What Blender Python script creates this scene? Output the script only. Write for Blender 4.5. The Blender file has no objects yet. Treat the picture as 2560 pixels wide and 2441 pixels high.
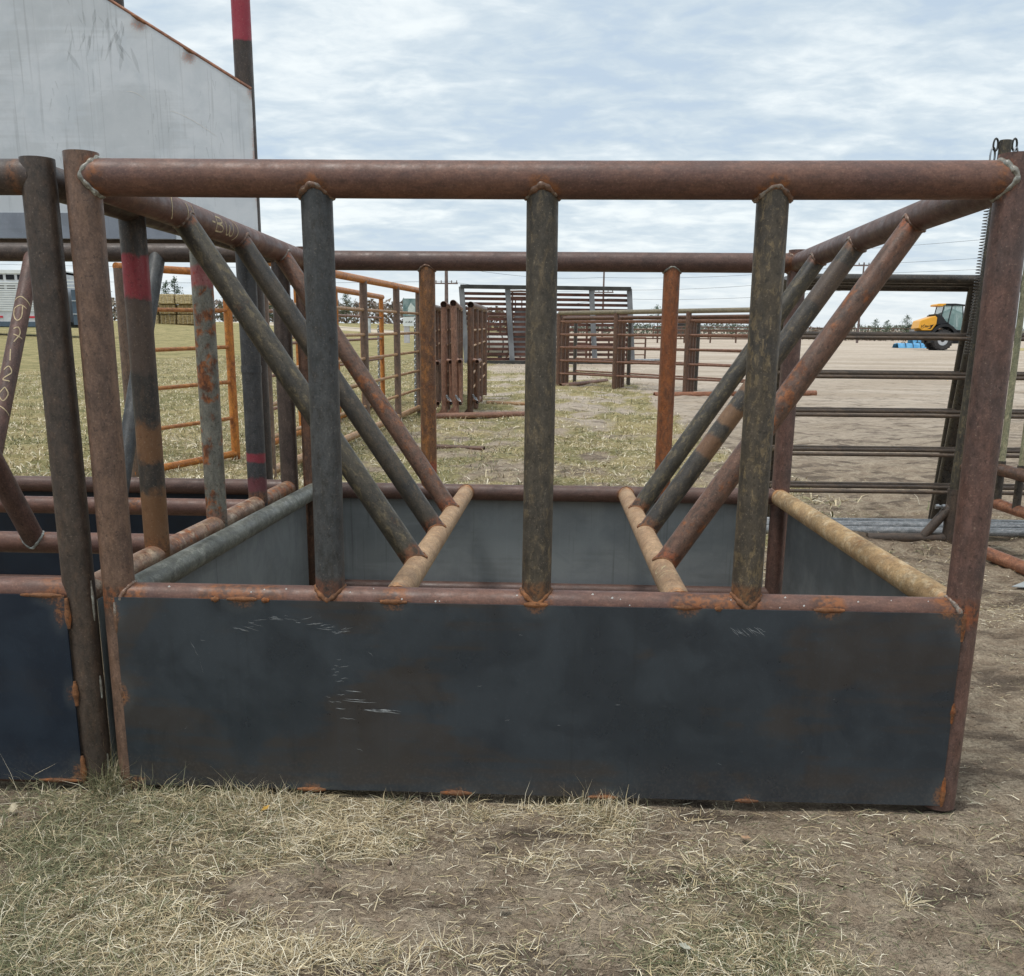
import bpy, bmesh, math, random
import numpy as np
from mathutils import Vector, Matrix
random.seed(7); rng = np.random.default_rng(11)
SC = bpy.context.scene; COL = SC.collection
R = math.radians

# ------------------------------------------------------------------ camera
cam = bpy.data.cameras.new('camera'); cam_ob = bpy.data.objects.new('camera', cam); COL.objects.link(cam_ob)
cam.sensor_fit = 'HORIZONTAL'; cam.sensor_width = 36.0; cam.lens = 35.872
cam.shift_y = 0.12533; cam.clip_start = 0.05; cam.clip_end = 6000
def set_cam():
    p, y, r = 0.250666, -0.040433, -0.0097944
    f = Vector((math.sin(y)*math.cos(p), math.cos(y)*math.cos(p), -math.sin(p)))
    rt = Vector((math.cos(y), -math.sin(y), 0)); dn = f.cross(rt)
    c, s = math.cos(r), math.sin(r)
    rt2, dn2 = c*rt + s*dn, -s*rt + c*dn
    up = -dn2; bk = -f
    cam_ob.matrix_world = Matrix(((rt2.x, up.x, bk.x, 1.25219), (rt2.y, up.y, bk.y, -2.82789), (rt2.z, up.z, bk.z, 1.27187), (0, 0, 0, 1)))
set_cam(); SC.camera = cam_ob
SC.render.resolution_x, SC.render.resolution_y = 1024, 976

# ------------------------------------------------------------------ node helpers
def lin(c):
    c = c/255.0
    return c/12.92 if c <= .04045 else ((c+.055)/1.055)**2.4
def rgb(r, g, b, k=1.0):
    if isinstance(k, tuple): return (lin(r)*k[0], lin(g)*k[1], lin(b)*k[2], 1.0)
    return (lin(r)*k, lin(g)*k, lin(b)*k, 1.0)
def N(nt, t, ins=None, **props):
    n = nt.nodes.new(t)
    for k, v in props.items(): setattr(n, k, v)
    for k, v in (ins or {}).items():
        s = n.inputs[k]
        if isinstance(v, bpy.types.NodeSocket): nt.links.new(v, s)
        else: s.default_value = v
    return n
def mix(nt, f, a, b, mode='MIX'):
    n = N(nt, 'ShaderNodeMix', data_type='RGBA', blend_type=mode)
    for i, v in ((0, f), (6, a), (7, b)):
        if isinstance(v, bpy.types.NodeSocket): nt.links.new(v, n.inputs[i])
        else: n.inputs[i].default_value = v
    return n.outputs[2]
def math_(nt, op, a, b=0.0, c=None):
    n = N(nt, 'ShaderNodeMath', operation=op)
    for i, v in enumerate((a, b) if c is None else (a, b, c)):
        if isinstance(v, bpy.types.NodeSocket): nt.links.new(v, n.inputs[i])
        else: n.inputs[i].default_value = v
    return n.outputs[0]
def sm(nt, v, a, b, lo=0.0, hi=1.0):
    n = N(nt, 'ShaderNodeMapRange', {0: v, 1: a, 2: b, 3: lo, 4: hi}, interpolation_type='SMOOTHSTEP')
    return n.outputs[0]
def noise(nt, vec, scale, detail=4, rough=.55, dist=0.0):
    return N(nt, 'ShaderNodeTexNoise', {'Vector': vec, 'Scale': scale, 'Detail': detail, 'Roughness': rough, 'Distortion': dist}).outputs['Fac']
def mapping(nt, vec, scale=(1, 1, 1), loc=(0, 0, 0)):
    return N(nt, 'ShaderNodeMapping', {'Vector': vec, 'Scale': scale, 'Location': loc}).outputs[0]
def new_mat(name):
    m = bpy.data.materials.new(name); m.use_nodes = True; nt = m.node_tree
    b = nt.nodes['Principled BSDF']
    return m, nt, b

# ------------------------------------------------------------------ world, sun, exposure
SUN_EL, SUN_AZ = R(72), R(225)          # azimuth: compass direction the light comes from (0 = +Y, clockwise)
w = bpy.data.worlds.new('World'); SC.world = w; w.use_nodes = True
nt = w.node_tree; bg = nt.nodes['Background']
sky = N(nt, 'ShaderNodeTexSky', sky_type='NISHITA', sun_disc=False)
sky.sun_elevation = SUN_EL; sky.sun_rotation = SUN_AZ; sky.air_density = 1.0; sky.dust_density = 1.5
geo = N(nt, 'ShaderNodeTexCoord').outputs['Generated']
sep = N(nt, 'ShaderNodeSeparateXYZ', {0: geo})
zz = math_(nt, 'ADD', math_(nt, 'MAXIMUM', sep.outputs[2], 0.0), 0.16)
uv = N(nt, 'ShaderNodeCombineXYZ', {0: math_(nt, 'DIVIDE', sep.outputs[0], zz), 1: math_(nt, 'DIVIDE', sep.outputs[1], zz), 2: 0.0}).outputs[0]
uvr = N(nt, 'ShaderNodeMapping', {'Vector': uv, 'Rotation': (0, 0, R(-38)), 'Scale': (1.0, 1.5, 1.0), 'Location': (3.1, .7, 0)}).outputs[0]
cA = noise(nt, uvr, 1.0, 4, .5, .3)
cB = noise(nt, uvr, 4.2, 6, .56, .45)
cC = noise(nt, mapping(nt, uv, (1, 1.25, 1), (9, 4, 0)), 12.0, 5, .56, .5)
den = math_(nt, 'ADD', math_(nt, 'MULTIPLY', cA, .46), math_(nt, 'ADD', math_(nt, 'MULTIPLY', cB, .36), math_(nt, 'MULTIPLY', cC, .18)))
K = 1/.1
blue = (.43*K, .52*K, .615*K, 1); grey = (.495*K, .575*K, .635*K, 1); white = (.74*K, .785*K, .79*K, 1)
cl = mix(nt, sm(nt, den, .38, .47), blue, grey)
cl = mix(nt, sm(nt, den, .435, .62), cl, white)
low = sm(nt, sep.outputs[2], .0, .13, 1.0, 0.0)
cl = mix(nt, math_(nt, 'MULTIPLY', low, .72), cl, (.68*K, .72*K, .745*K, 1))
skc = mix(nt, .90, sky.outputs[0], cl)
nt.links.new(skc, bg.inputs[0]); bg.inputs[1].default_value = .1
sun = bpy.data.lights.new('sun', 'SUN'); sun.energy = 1.5; sun.angle = R(14); sun.color = (1, .955, .89)
sun_ob = bpy.data.objects.new('sun', sun); COL.objects.link(sun_ob)
sd = Vector((math.sin(SUN_AZ)*math.cos(SUN_EL), math.cos(SUN_AZ)*math.cos(SUN_EL), math.sin(SUN_EL)))
sun_ob.rotation_euler = sd.to_track_quat('Z', 'Y').to_euler(); sun_ob.location = (0, -10, 30)
vs = SC.view_settings; vs.view_transform = 'Standard'; vs.look = 'None'; vs.exposure = 0.42; vs.gamma = 1.0

# ------------------------------------------------------------------ mesh helpers
def vnoise(x, y, seed=0):
    x = np.asarray(x, float); y = np.asarray(y, float)
    xi, yi = np.floor(x).astype(np.int64), np.floor(y).astype(np.int64); fx, fy = x-xi, y-yi
    fx, fy = fx*fx*(3-2*fx), fy*fy*(3-2*fy)
    def h(a, b):
        n = (a*374761393 + b*668265263 + seed*144269504) & 0x7fffffff
        n = ((n ^ (n >> 13))*1274126177) & 0x7fffffff
        return ((n ^ (n >> 16)) & 0xffff)/65535.0
    return (h(xi, yi)*(1-fx)+h(xi+1, yi)*fx)*(1-fy)+(h(xi, yi+1)*(1-fx)+h(xi+1, yi+1)*fx)*fy
def fbm(x, y, seed=0, oct=4):
    s, a, t = 0, .5, 0
    for o in range(oct):
        s = s+a*vnoise(np.asarray(x)*2**o+o*17.3, np.asarray(y)*2**o-o*9.1, seed+o); t += a; a *= .5
    return s/t
def tag(o, label=None, cat=None, group=None, kind=None):
    if label: o['label'] = label
    if cat: o['category'] = cat
    if group: o['group'] = group
    if kind: o['kind'] = kind
    return o
def thing(name, label, cat, loc=(0, 0, 0), group=None, rz=0.0):
    o = bpy.data.objects.new(name, None); COL.objects.link(o); o.location = loc; o.rotation_euler = (0, 0, rz)
    o.empty_display_size = .2
    return tag(o, label, cat, group)
def link(name, me, mat, parent=None):
    o = bpy.data.objects.new(name, me); COL.objects.link(o)
    if mat and not me.materials: me.materials.append(mat)
    if parent: o.parent = parent
    return o
class MB:
    """collects geometry for ONE mesh object"""
    def __init__(s): s.v = []; s.f = []; s.pc = []; s.w = []
    def add(s, vs, fs, pc=None, w=None):
        o = len(s.v); s.v += [tuple(p) for p in vs]; s.f += [tuple(i+o for i in f) for f in fs]
        s.pc += list(pc) if pc is not None else [tuple(p) for p in vs]
        s.w += list(w) if w is not None else [0.0]*len(vs)
        return s
    def box(s, a, b):
        x0, y0, z0 = a; x1, y1, z1 = b
        return s.add([(x0,y0,z0),(x1,y0,z0),(x1,y1,z0),(x0,y1,z0),(x0,y0,z1),(x1,y0,z1),(x1,y1,z1),(x0,y1,z1)],
                     [(0,3,2,1),(4,5,6,7),(0,1,5,4),(1,2,6,5),(2,3,7,6),(3,0,4,7)])
    def prism(s, poly, y0, y1):
        n = len(poly)
        return s.add([(x, y0, z) for x, z in poly]+[(x, y1, z) for x, z in poly],
                     [tuple(range(n)), tuple(range(2*n-1, n-1, -1))]+[(i, i+n, (i+1) % n+n, (i+1) % n) for i in range(n)])
    def tube(s, p0, p1, r, seg=20, ring=.05, joints=(), hollow0=False, hollow1=False, bow=0.0, r1=None, rough=0.0):
        p0, p1 = Vector(p0), Vector(p1); d = p1-p0; L = d.length; d.normalize()
        a = d.orthogonal().normalized(); b = d.cross(a)
        n = max(1, min(200, int(L/ring))); us = [L*i/n for i in range(n+1)]
        vs, pc, ww = [], [], []
        ph = random.uniform(0, 9)
        for u in us:
            rr = r if r1 is None else r+(r1-r)*u/L
            off = a*(bow*math.sin(math.pi*u/L)) if bow else Vector((0, 0, 0))
            for k in range(seg):
                t = 2*math.pi*k/seg
                q = p0+d*u+off+(a*math.cos(t)+b*math.sin(t))*(rr*(1+rough*math.sin(u*9+ph+3*t)))
                vs.append(q); pc.append((u, r*math.cos(t), r*math.sin(t)))
                m = 0.0
                for (j, s_) in joints:
                    dd = (q-Vector(j)).length
                    m = max(m, math.exp(-(max(0.0, dd-r*.9)/s_)**2))
                ww.append(m)
        fs = []
        for i in range(n):
            for k in range(seg):
                k2 = (k+1) % seg
                fs.append((i*seg+k, i*seg+k2, (i+1)*seg+k2, (i+1)*seg+k))
        def endcap(i, hollow, sgn):
            base = i*seg
            if not hollow:
                f = tuple(base+k for k in range(seg)); fs.append(f[::-1] if sgn < 0 else f); return
            o1 = len(vs)
            for kk, (rr, dep) in enumerate(((r*.86, 0), (r*.86, r*3))):
                for k in range(seg):
                    t = 2*math.pi*k/seg
                    vs.append(p0+d*(us[i]-sgn*dep)+(a*math.cos(t)+b*math.sin(t))*rr); pc.append((us[i], rr*math.cos(t), rr*math.sin(t))); ww.append(0)
            for k in range(seg):
                k2 = (k+1) % seg
                q1 = (base+k, base+k2, o1+k2, o1+k); q2 = (o1+k, o1+k2, o1+seg+k2, o1+seg+k)
                for q in (q1, q2): fs.append(q if sgn > 0 else q[::-1])
            f = tuple(o1+seg+k for k in range(seg)); fs.append(f if sgn > 0 else f[::-1])
        endcap(0, hollow0, -1); endcap(n, hollow1, 1)
        return s.add(vs, fs, pc, ww)
    def path(s, pts, r, seg=6, closed=False, rfun=None):
        pts = [Vector(p) for p in pts]; n = len(pts); vs, fs = [], []
        up = None
        for i, p in enumerate(pts):
            q0 = pts[(i-1) % n] if (closed or i > 0) else p; q1 = pts[(i+1) % n] if (closed or i < n-1) else p
            d = (q1-q0).normalized()
            if up is None: up = d.orthogonal().normalized()
            up = (up-d*up.dot(d)); up = up.normalized() if up.length > 1e-6 else d.orthogonal().normalized()
            b = d.cross(up); rr = rfun(i) if rfun else r
            for k in range(seg):
                t = 2*math.pi*k/seg; vs.append(p+(up*math.cos(t)+b*math.sin(t))*rr)
        m = n if closed else n-1
        for i in range(m):
            j = (i+1) % n
            for k in range(seg): fs.append((i*seg+k, i*seg+(k+1) % seg, j*seg+(k+1) % seg, j*seg+k))
        if not closed: fs += [tuple(range(seg))[::-1], tuple((n-1)*seg+k for k in range(seg))]
        return s.add(vs, fs)
    def build(s, name, mat, parent=None, smooth=None, bevel=0.0):
        me = bpy.data.meshes.new(name); me.from_pydata(s.v, [], s.f)
        a = me.attributes.new('pc', 'FLOAT_VECTOR', 'POINT'); a.data.foreach_set('vector', np.array(s.pc, 'f').ravel())
        a = me.attributes.new('weld', 'FLOAT', 'POINT'); a.data.foreach_set('value', np.array(s.w, 'f'))
        me.update()
        if smooth is not None:
            me.polygons.foreach_set('use_smooth', [True]*len(me.polygons))
            me.set_sharp_from_angle(angle=R(smooth))
        o = link(name, me, mat, parent)
        if bevel:
            md = o.modifiers.new('bevel', 'BEVEL'); md.width = bevel; md.segments = 2; md.limit_method = 'ANGLE'
        return o
def pipe(name, p0, p1, r, mat, parent, joints=(), **kw):
    return MB().tube(p0, p1, r, joints=joints, **kw).build(name, mat, parent, smooth=45)
def weld(p, d, r1, q, e, r2, mat, parent, th=.006):
    """bead where a bar (from p on the other pipe's axis, direction d, radius r1) meets a pipe through q along e of radius r2"""
    p, d, q, e = Vector(p), Vector(d).normalized(), Vector(q), Vector(e).normalized()
    a = d.orthogonal().normalized(); b = d.cross(a); pts = []
    n = 64
    for k in range(n):
        t = 2*math.pi*k/n; s0 = p+(a*math.cos(t)+b*math.sin(t))*r1-q
        s0 = s0-e*s0.dot(e); dd = d-e*d.dot(e)
        A = dd.dot(dd); B = 2*s0.dot(dd); C = s0.dot(s0)-r2*r2
        disc = max(0.0, B*B-4*A*C); tt = (-B+math.sqrt(disc))/(2*A)
        pts.append(p+(a*math.cos(t)+b*math.sin(t))*(r1+.0005)+d*tt)
    ph = random.random()*9
    return MB().path(pts, th, 8, True, lambda i: th*(.78+.16*math.sin(i*1.3+ph)+.22*math.sin(i*.19+ph)+.18*random.random())).build('weld_bead', mat, parent, smooth=60)

# ------------------------------------------------------------------ materials
def steel(name, c0, c1, c2, patch=.5, streak=.5, rust=.2, weldc=(146, 96, 56), bands=(), seed=0, rough=.46, spec=.5, speck=.2, k=1.0, along=True, grain=.8, bump=.28):
    k = (k*.98, k*.90, k*.81)
    m, nt, b = new_mat(name)
    pc = N(nt, 'ShaderNodeAttribute', attribute_name='pc').outputs['Vector']
    wd = N(nt, 'ShaderNodeAttribute', attribute_name='weld').outputs['Fac']
    v = mapping(nt, pc, loc=(seed*3.7+1.3, seed*1.9, seed*2.3))
    sep = N(nt, 'ShaderNodeSeparateXYZ', {0: pc}).outputs[0]
    p1 = noise(nt, mapping(nt, v, (1, 2.2, 2.2)), 5.0, 6, .6, .5)
    p2 = noise(nt, v, 17.0, 5, .65, .3)
    st = noise(nt, mapping(nt, v, (24, 52, 52) if along else (16, 22, 22)), 1.0, 8, .72, .5)
    p3 = noise(nt, mapping(nt, v, (.6, 1, 1)), 34.0, 8, .72, .3)
    fi = noise(nt, v, 190.0, 3, .6)
    f2 = noise(nt, v, 75.0, 3, .6)
    c = mix(nt, sm(nt, p1, .5-.22*patch-.02, .5+.18), rgb(*c0, k), rgb(*c1, k))
    c = mix(nt, math_(nt, 'MULTIPLY', sm(nt, st, .50, .61), streak), c, rgb(*c2, k))
    c = mix(nt, math_(nt, 'MULTIPLY', sm(nt, p2, .5, .72), .35*patch), c, rgb(*c1, tuple(1.25*q for q in k)))
    sc = noise(nt, mapping(nt, v, (45, 110, 110)), 1.0, 4, .7)
    vv = math_(nt, 'MULTIPLY', sm(nt, p3, .30, .70, 1-.36*grain-.06, 1+.30*grain+.04), sm(nt, math_(nt, 'ADD', math_(nt, 'MULTIPLY', sc, .5), math_(nt, 'MULTIPLY', fi, .5)), .36, .64, .80, 1.22))
    c = mix(nt, 1.0, c, N(nt, 'ShaderNodeCombineColor', {0: vv, 1: vv, 2: vv}).outputs[0], 'MULTIPLY')
    rc = mix(nt, sm(nt, p3, .38, .62), rgb(88, 52, 32, k), rgb(168, 104, 56, k))
    rm = sm(nt, math_(nt, 'ADD', math_(nt, 'MULTIPLY', p2, .55), math_(nt, 'MULTIPLY', p1, .45)), .67-.27*rust, .735-.25*rust)
    c = mix(nt, math_(nt, 'MULTIPLY', rm, min(1, rust*1.6)), c, rc)
    for (u0, u1, bc, ed) in bands:
        uu = math_(nt, 'ADD', sep, math_(nt, 'MULTIPLY', math_(nt, 'SUBTRACT', p2, .5), ed*2))
        mk = math_(nt, 'MULTIPLY', sm(nt, uu, u0-ed*.3, u0+ed*.3), sm(nt, uu, u1-ed*.3, u1+ed*.3, 1, 0))
        mk = math_(nt, 'MULTIPLY', mk, sm(nt, math_(nt, 'ADD', f2, math_(nt, 'MULTIPLY', st, .6)), .52, .66, 1.0, .35))
        c = mix(nt, mk, c, rgb(*bc, 1.0 if bc[0] > 190 else k))
    ww = math_(nt, 'ADD', wd, math_(nt, 'MULTIPLY', math_(nt, 'SUBTRACT', p2, .5), .9))
    wc = mix(nt, sm(nt, math_(nt, 'ADD', math_(nt, 'MULTIPLY', f2, .5), math_(nt, 'MULTIPLY', p3, .5)), .42, .60), rgb(82, 56, 42, k), rgb(*weldc, k))
    c = mix(nt, math_(nt, 'MULTIPLY', sm(nt, ww, .40, 1.05), .68), c, wc)
    c = mix(nt, math_(nt, 'MULTIPLY', sm(nt, fi, .64, .69), speck*1.3), c, rgb(188, 176, 158, k))
    c = mix(nt, math_(nt, 'MULTIPLY', sm(nt, f2, .33, .40, 1, 0), .6*grain), c, rgb(34, 28, 26, k))
    nt.links.new(c, b.inputs['Base Color'])
    nt.links.new(sm(nt, p2, .3, .7, rough-.1, rough+.15), b.inputs['Roughness'])
    b.inputs['Specular IOR Level'].default_value = spec
    bp = N(nt, 'ShaderNodeBump', {'Strength': bump, 'Distance': .002, 'Height': math_(nt, 'ADD', math_(nt, 'MULTIPLY', fi, .5), math_(nt, 'ADD', f2, p2))})
    nt.links.new(bp.outputs[0], b.inputs['Normal'])
    return m
def plain(name, c, rough=.7, var=.25, scale=6.0, metal=0.0, spec=.3, c2=None, stretch=(1, 1, 1), bump=0.0):
    m, nt, b = new_mat(name)
    v = mapping(nt, N(nt, 'ShaderNodeAttribute', attribute_name='pc').outputs['Vector'], stretch)
    n1 = noise(nt, v, scale, 5, .6)
    a = rgb(*c); d = rgb(*(c2 or [max(0, x*(1-var)) for x in c]))
    nt.links.new(mix(nt, sm(nt, n1, .32, .68), a, d), b.inputs['Base Color'])
    b.inputs['Roughness'].default_value = rough; b.inputs['Metallic'].default_value = metal; b.inputs['Specular IOR Level'].default_value = spec
    if bump:
        bp = N(nt, 'ShaderNodeBump', {'Strength': bump, 'Distance': .02, 'Height': n1}); nt.links.new(bp.outputs[0], b.inputs['Normal'])
    return m
BROWN, PURP, DARK = (112, 86, 76), (96, 74, 70), (66, 58, 54)
M = {}
M['rail'] = steel('rail_brown_steel', (118, 87, 76), (98, 73, 69), (84, 64, 60), .5, .35, .12, (156, 96, 40), seed=1, speck=.12, rough=.5, k=.92, grain=.3)
M['railb'] = steel('rail_purple_steel', (108, 84, 78), (92, 74, 72), (78, 62, 58), .4, .35, .08, seed=2, speck=.2, rough=.5, k=.85, grain=.35)
M['postl'] = steel('post_brown_steel', (118, 96, 84), (100, 82, 74), (128, 102, 84), .5, .3, .14, (158, 92, 42), seed=3, k=.95)
M['postr'] = steel('post_red_brown_steel', (110, 84, 78), (92, 76, 74), (104, 78, 68), .6, .35, .16, (172, 96, 44), seed=4, k=.9)
M['olive'] = steel('post_olive_weathered_steel', (76, 73, 68), (96, 90, 79), (134, 121, 97), .7, .6, .10, (160, 106, 60), seed=5, k=0.72, speck=.35)
M['olive2'] = steel('post_olive_tan_weathered_steel', (98, 90, 77), (76, 73, 69), (148, 133, 104), .7, .7, .10, (166, 108, 58), seed=6, k=0.72, speck=.3)
M['slate'] = steel('post_slate_mill_scale_steel', (72, 78, 84), (86, 90, 94), (66, 62, 58), .7, .5, .08, (150, 84, 42), seed=7, k=0.72, speck=.2)
M['slant'] = steel('bar_olive_black_steel', (88, 84, 72), (64, 62, 58), (128, 118, 92), .8, .7, .3, (168, 96, 48), seed=8, k=0.72)
M['slantd'] = steel('bar_black_scale_steel', (56, 57, 58), (84, 78, 68), (104, 92, 74), .7, .6, .25, (168, 92, 44), seed=9, k=0.72)
M['slantr'] = steel('bar_red_brown_steel', (116, 86, 72), (100, 80, 70), (76, 68, 62), .8, .6, .5, (170, 92, 48), seed=10, k=.95)
M['band'] = steel('bar_banded_black_rust_steel', (60, 59, 58), (74, 70, 64), (108, 96, 76), .7, .6, .15, seed=11,
                  bands=((.12, .30, (112, 92, 80), .03), (.60, .72, (170, 124, 84), .04), (.78, .86, (176, 130, 86), .03), (.92, 1.0, (168, 120, 80), .04)))
M['tan'] = steel('pipe_tan_dusty_steel', (176, 150, 122), (152, 124, 98), (190, 168, 142), .4, .2, .2, (188, 128, 66), seed=12, along=False, speck=.4, rough=.75, grain=.4, k=1.0)
M['cream'] = steel('pipe_cream_flaking_steel', (180, 156, 118), (152, 126, 92), (206, 194, 168), .6, .55, .25, (180, 120, 60), seed=13, along=False, speck=.6, rough=.75, grain=.5, k=1.0)
M['greyp'] = steel('pipe_grey_green_steel', (112, 118, 114), (94, 98, 94), (150, 156, 152), .7, .5, .04, (120, 110, 90), seed=14, along=False, rough=.45)
M['flake'] = steel('pipe_rust_flaking_steel', (150, 128, 110), (126, 92, 74), (176, 160, 142), .9, .9, .55, seed=15, along=False)
M['nbpost'] = steel('post_dark_brown_steel', (96, 84, 76), (80, 72, 68), (110, 90, 76), .7, .4, .14, seed=16, k=0.68)
M['nbrail'] = steel('rail_dark_steel', (92, 80, 74), (76, 66, 64), (66, 58, 56), .5, .4, .1, seed=17, k=.85)
RED = (204, 16, 58)
M['red1'] = steel('post_black_rust_red_band_steel', (54, 53, 52), (66, 61, 57), (92, 78, 66), .6, .5, .15, seed=18,
                  bands=((.145, .275, RED, .03), (.28, .50, (112, 92, 82), .06), (.68, .80, (176, 124, 74), .07), (.90, 1.2, (176, 124, 72), .08)))
M['red2'] = steel('post_grey_rust_patch_steel', (124, 128, 124), (104, 106, 102), (140, 134, 120), .8, .3, .62, (140, 80, 50), seed=19,
                  bands=((.12, .2, RED, .03),))
M['red3'] = steel('post_blue_black_red_mark_steel', (62, 66, 72), (74, 76, 80), (60, 58, 58), .5, .4, .06, seed=20,
                  bands=((.885, .925, RED, .02), (1.0, 1.06, (150, 40, 58), .03)))
M['red4'] = steel('post_plain_red_top_steel', (70, 60, 56), (58, 54, 52), (80, 68, 58), .6, .5, .1, seed=21, bands=((2.80, 3.2, (232, 40, 84), .02),))
M['wpost'] = steel('post_plain_dark_steel', (66, 60, 58), (58, 54, 52), (84, 72, 62), .6, .5, .1, seed=38)
M['orng'] = steel('post_orange_rust_steel', (150, 92, 50), (122, 78, 54), (96, 74, 58), .7, .6, .5, (150, 80, 40), seed=22, bands=((.62, .95, (126, 72, 44), .1),))
M['orng2'] = steel('post_brown_orange_rust_steel', (128, 92, 60), (104, 76, 58), (160, 110, 60), .8, .8, .4, seed=23, bands=((.09, .15, (176, 60, 56), .04),))
M['fo'] = steel('fence_orange_rust_steel', (196, 130, 56), (170, 106, 46), (140, 96, 56), .7, .4, .45, seed=24, k=1.0)
M['fo2'] = steel('fence_orange_rod_steel', (186, 130, 74), (160, 104, 62), (150, 116, 84), .7, .4, .4, seed=36)
M['ftop'] = steel('rail_olive_grey_steel', (132, 126, 108), (112, 108, 96), (148, 138, 116), .7, .5, .1, seed=37)
M['fb'] = steel('fence_brown_steel', (112, 94, 84), (96, 82, 76), (124, 98, 80), .6, .4, .15, seed=25)
M['ft'] = steel('fence_tan_rod_steel', (178, 146, 112), (150, 116, 84), (186, 168, 140), .8, .5, .3, seed=26, along=False)
M['fr'] = steel('fence_red_brown_steel', (140, 108, 94), (114, 82, 70), (156, 124, 104), .7, .6, .3, seed=27)
M['fd'] = steel('fence_dark_rust_steel', (104, 76, 62), (82, 66, 58), (128, 96, 76), .7, .6, .35, seed=28)
M['blk'] = steel('panel_black_oiled_steel', (52, 50, 48), (62, 58, 54), (96, 86, 74), .6, .5, .06, seed=29, rough=.3, spec=.6, speck=.1, bump=.05, grain=.4)
M['blk2'] = steel('rod_brown_black_steel', (92, 80, 70), (74, 66, 60), (116, 98, 80), .6, .5, .12, seed=39, rough=.4, spec=.5, speck=.1, bump=.05, grain=.4)
M['shiny'] = steel('tube_shiny_new_steel', (132, 140, 150), (100, 106, 114), (170, 176, 184), .5, .8, .02, seed=30, rough=.2, spec=1.0, speck=.05, bump=.03, grain=.3)
M['green'] = steel('pipe_green_grey_weathered_steel', (150, 152, 128), (124, 130, 108), (176, 172, 146), .8, .6, .1, seed=31)
M['rustp'] = steel('pipe_red_rust_steel', (150, 104, 80), (126, 86, 68), (172, 128, 100), .7, .6, .4, seed=32)
M['bead'] = steel('weld_bead_metal', (100, 76, 62), (124, 96, 80), (170, 184, 186), .8, .4, .25, seed=33, along=False, speck=.6, rough=.4, spec=.6)
M['beadb'] = steel('weld_bead_bright_metal', (150, 158, 158), (120, 116, 108), (190, 204, 206), .8, .7, .05, seed=34, along=False, speck=.6, rough=.3, spec=.8)
M['beado'] = steel('weld_bead_orange_rust', (136, 94, 62), (108, 76, 54), (92, 70, 56), .8, .5, .5, seed=35, along=False, speck=.1, rough=.85)
M['chalk'] = plain('chalk_paint', (216, 196, 158), .9, .15, 60)
M['white'] = plain('white_paint_fleck', (232, 230, 226), .8, .08, 60)
M['chain'] = plain('galvanised_chain', (176, 182, 188), .35, .3, 40, metal=.6)
def plate_mat(name, c0, c1, c2, seed, stain=.5, drip=.3, rough=.42, spec=.45, hazeC=(96, 100, 100), weldc=(156, 100, 56), fine=.4):
    m, nt, b = new_mat(name)
    pc = N(nt, 'ShaderNodeAttribute', attribute_name='pc').outputs['Vector']
    wd = N(nt, 'ShaderNodeAttribute', attribute_name='weld').outputs['Fac']
    v = mapping(nt, pc, loc=(seed*2.7, seed*1.1, seed*.7))
    p1 = noise(nt, mapping(nt, v, (1, 1, 1.6)), 1.5, 6, .6, .6)
    p2 = noise(nt, v, 6.0, 6, .62, .4)
    dr = noise(nt, mapping(nt, v, (46, 46, 1.3)), 1.0, 4, .55)
    hz = noise(nt, mapping(nt, v, (1.4, 1.4, 40)), 1.0, 4, .55)
    fi = noise(nt, v, 130.0, 3, .6)
    c = mix(nt, sm(nt, p2, .35, .68), rgb(*c0), rgb(*c1))
    c = mix(nt, math_(nt, 'MULTIPLY', sm(nt, math_(nt, 'ADD', p1, math_(nt, 'MULTIPLY', math_(nt, 'SUBTRACT', hz, .5), .25)), .50, .60), stain), c, rgb(*c2))
    c = mix(nt, math_(nt, 'MULTIPLY', sm(nt, dr, .60, .74), drip), c, rgb(*[x*.62 for x in c0]))
    c = mix(nt, math_(nt, 'MULTIPLY', sm(nt, dr, .30, .40, 1, 0), drip*.5), c, rgb(*[min(255, x*1.15) for x in c1]))
    c = mix(nt, math_(nt, 'MULTIPLY', sm(nt, fi, .58, .72), fine*.5), c, rgb(*[min(255, x*1.3+8) for x in c1]))
    ww = math_(nt, 'ADD', wd, math_(nt, 'MULTIPLY', math_(nt, 'SUBTRACT', p2, .5), .35))
    c = mix(nt, math_(nt, 'MULTIPLY', sm(nt, ww, .10, .5), .14), c, rgb(*hazeC))
    wf = math_(nt, 'ADD', ww, math_(nt, 'MULTIPLY', math_(nt, 'SUBTRACT', fi, .5), .5))
    c = mix(nt, math_(nt, 'MULTIPLY', sm(nt, wf, .52, 1.0), .66), c, mix(nt, sm(nt, fi, .4, .6), rgb(84, 56, 40), rgb(*weldc)))
    zc = N(nt, 'ShaderNodeSeparateXYZ', {0: pc}).outputs[2]
    c = mix(nt, math_(nt, 'MULTIPLY', sm(nt, math_(nt, 'ADD', zc, math_(nt, 'MULTIPLY', math_(nt, 'SUBTRACT', p2, .5), .22)), .02, .16, 1, 0), sm(nt, fi, .40, .66, .05, .18)), c, rgb(112, 102, 92))
    nt.links.new(c, b.inputs['Base Color'])
    nt.links.new(sm(nt, p2, .3, .7, rough-.08, rough+.16), b.inputs['Roughness'])
    b.inputs['Specular IOR Level'].default_value = spec
    bp = N(nt, 'ShaderNodeBump', {'Strength': .12, 'Distance': .004, 'Height': math_(nt, 'ADD', p2, math_(nt, 'MULTIPLY', fi, .2))})
    nt.links.new(bp.outputs[0], b.inputs['Normal'])
    return m
M['plate'] = plate_mat('plate_blue_black_mill_scale', (40, 48, 56), (48, 56, 63), (59, 51, 45), 5, .58, .22, rough=.34, spec=.6)
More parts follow.
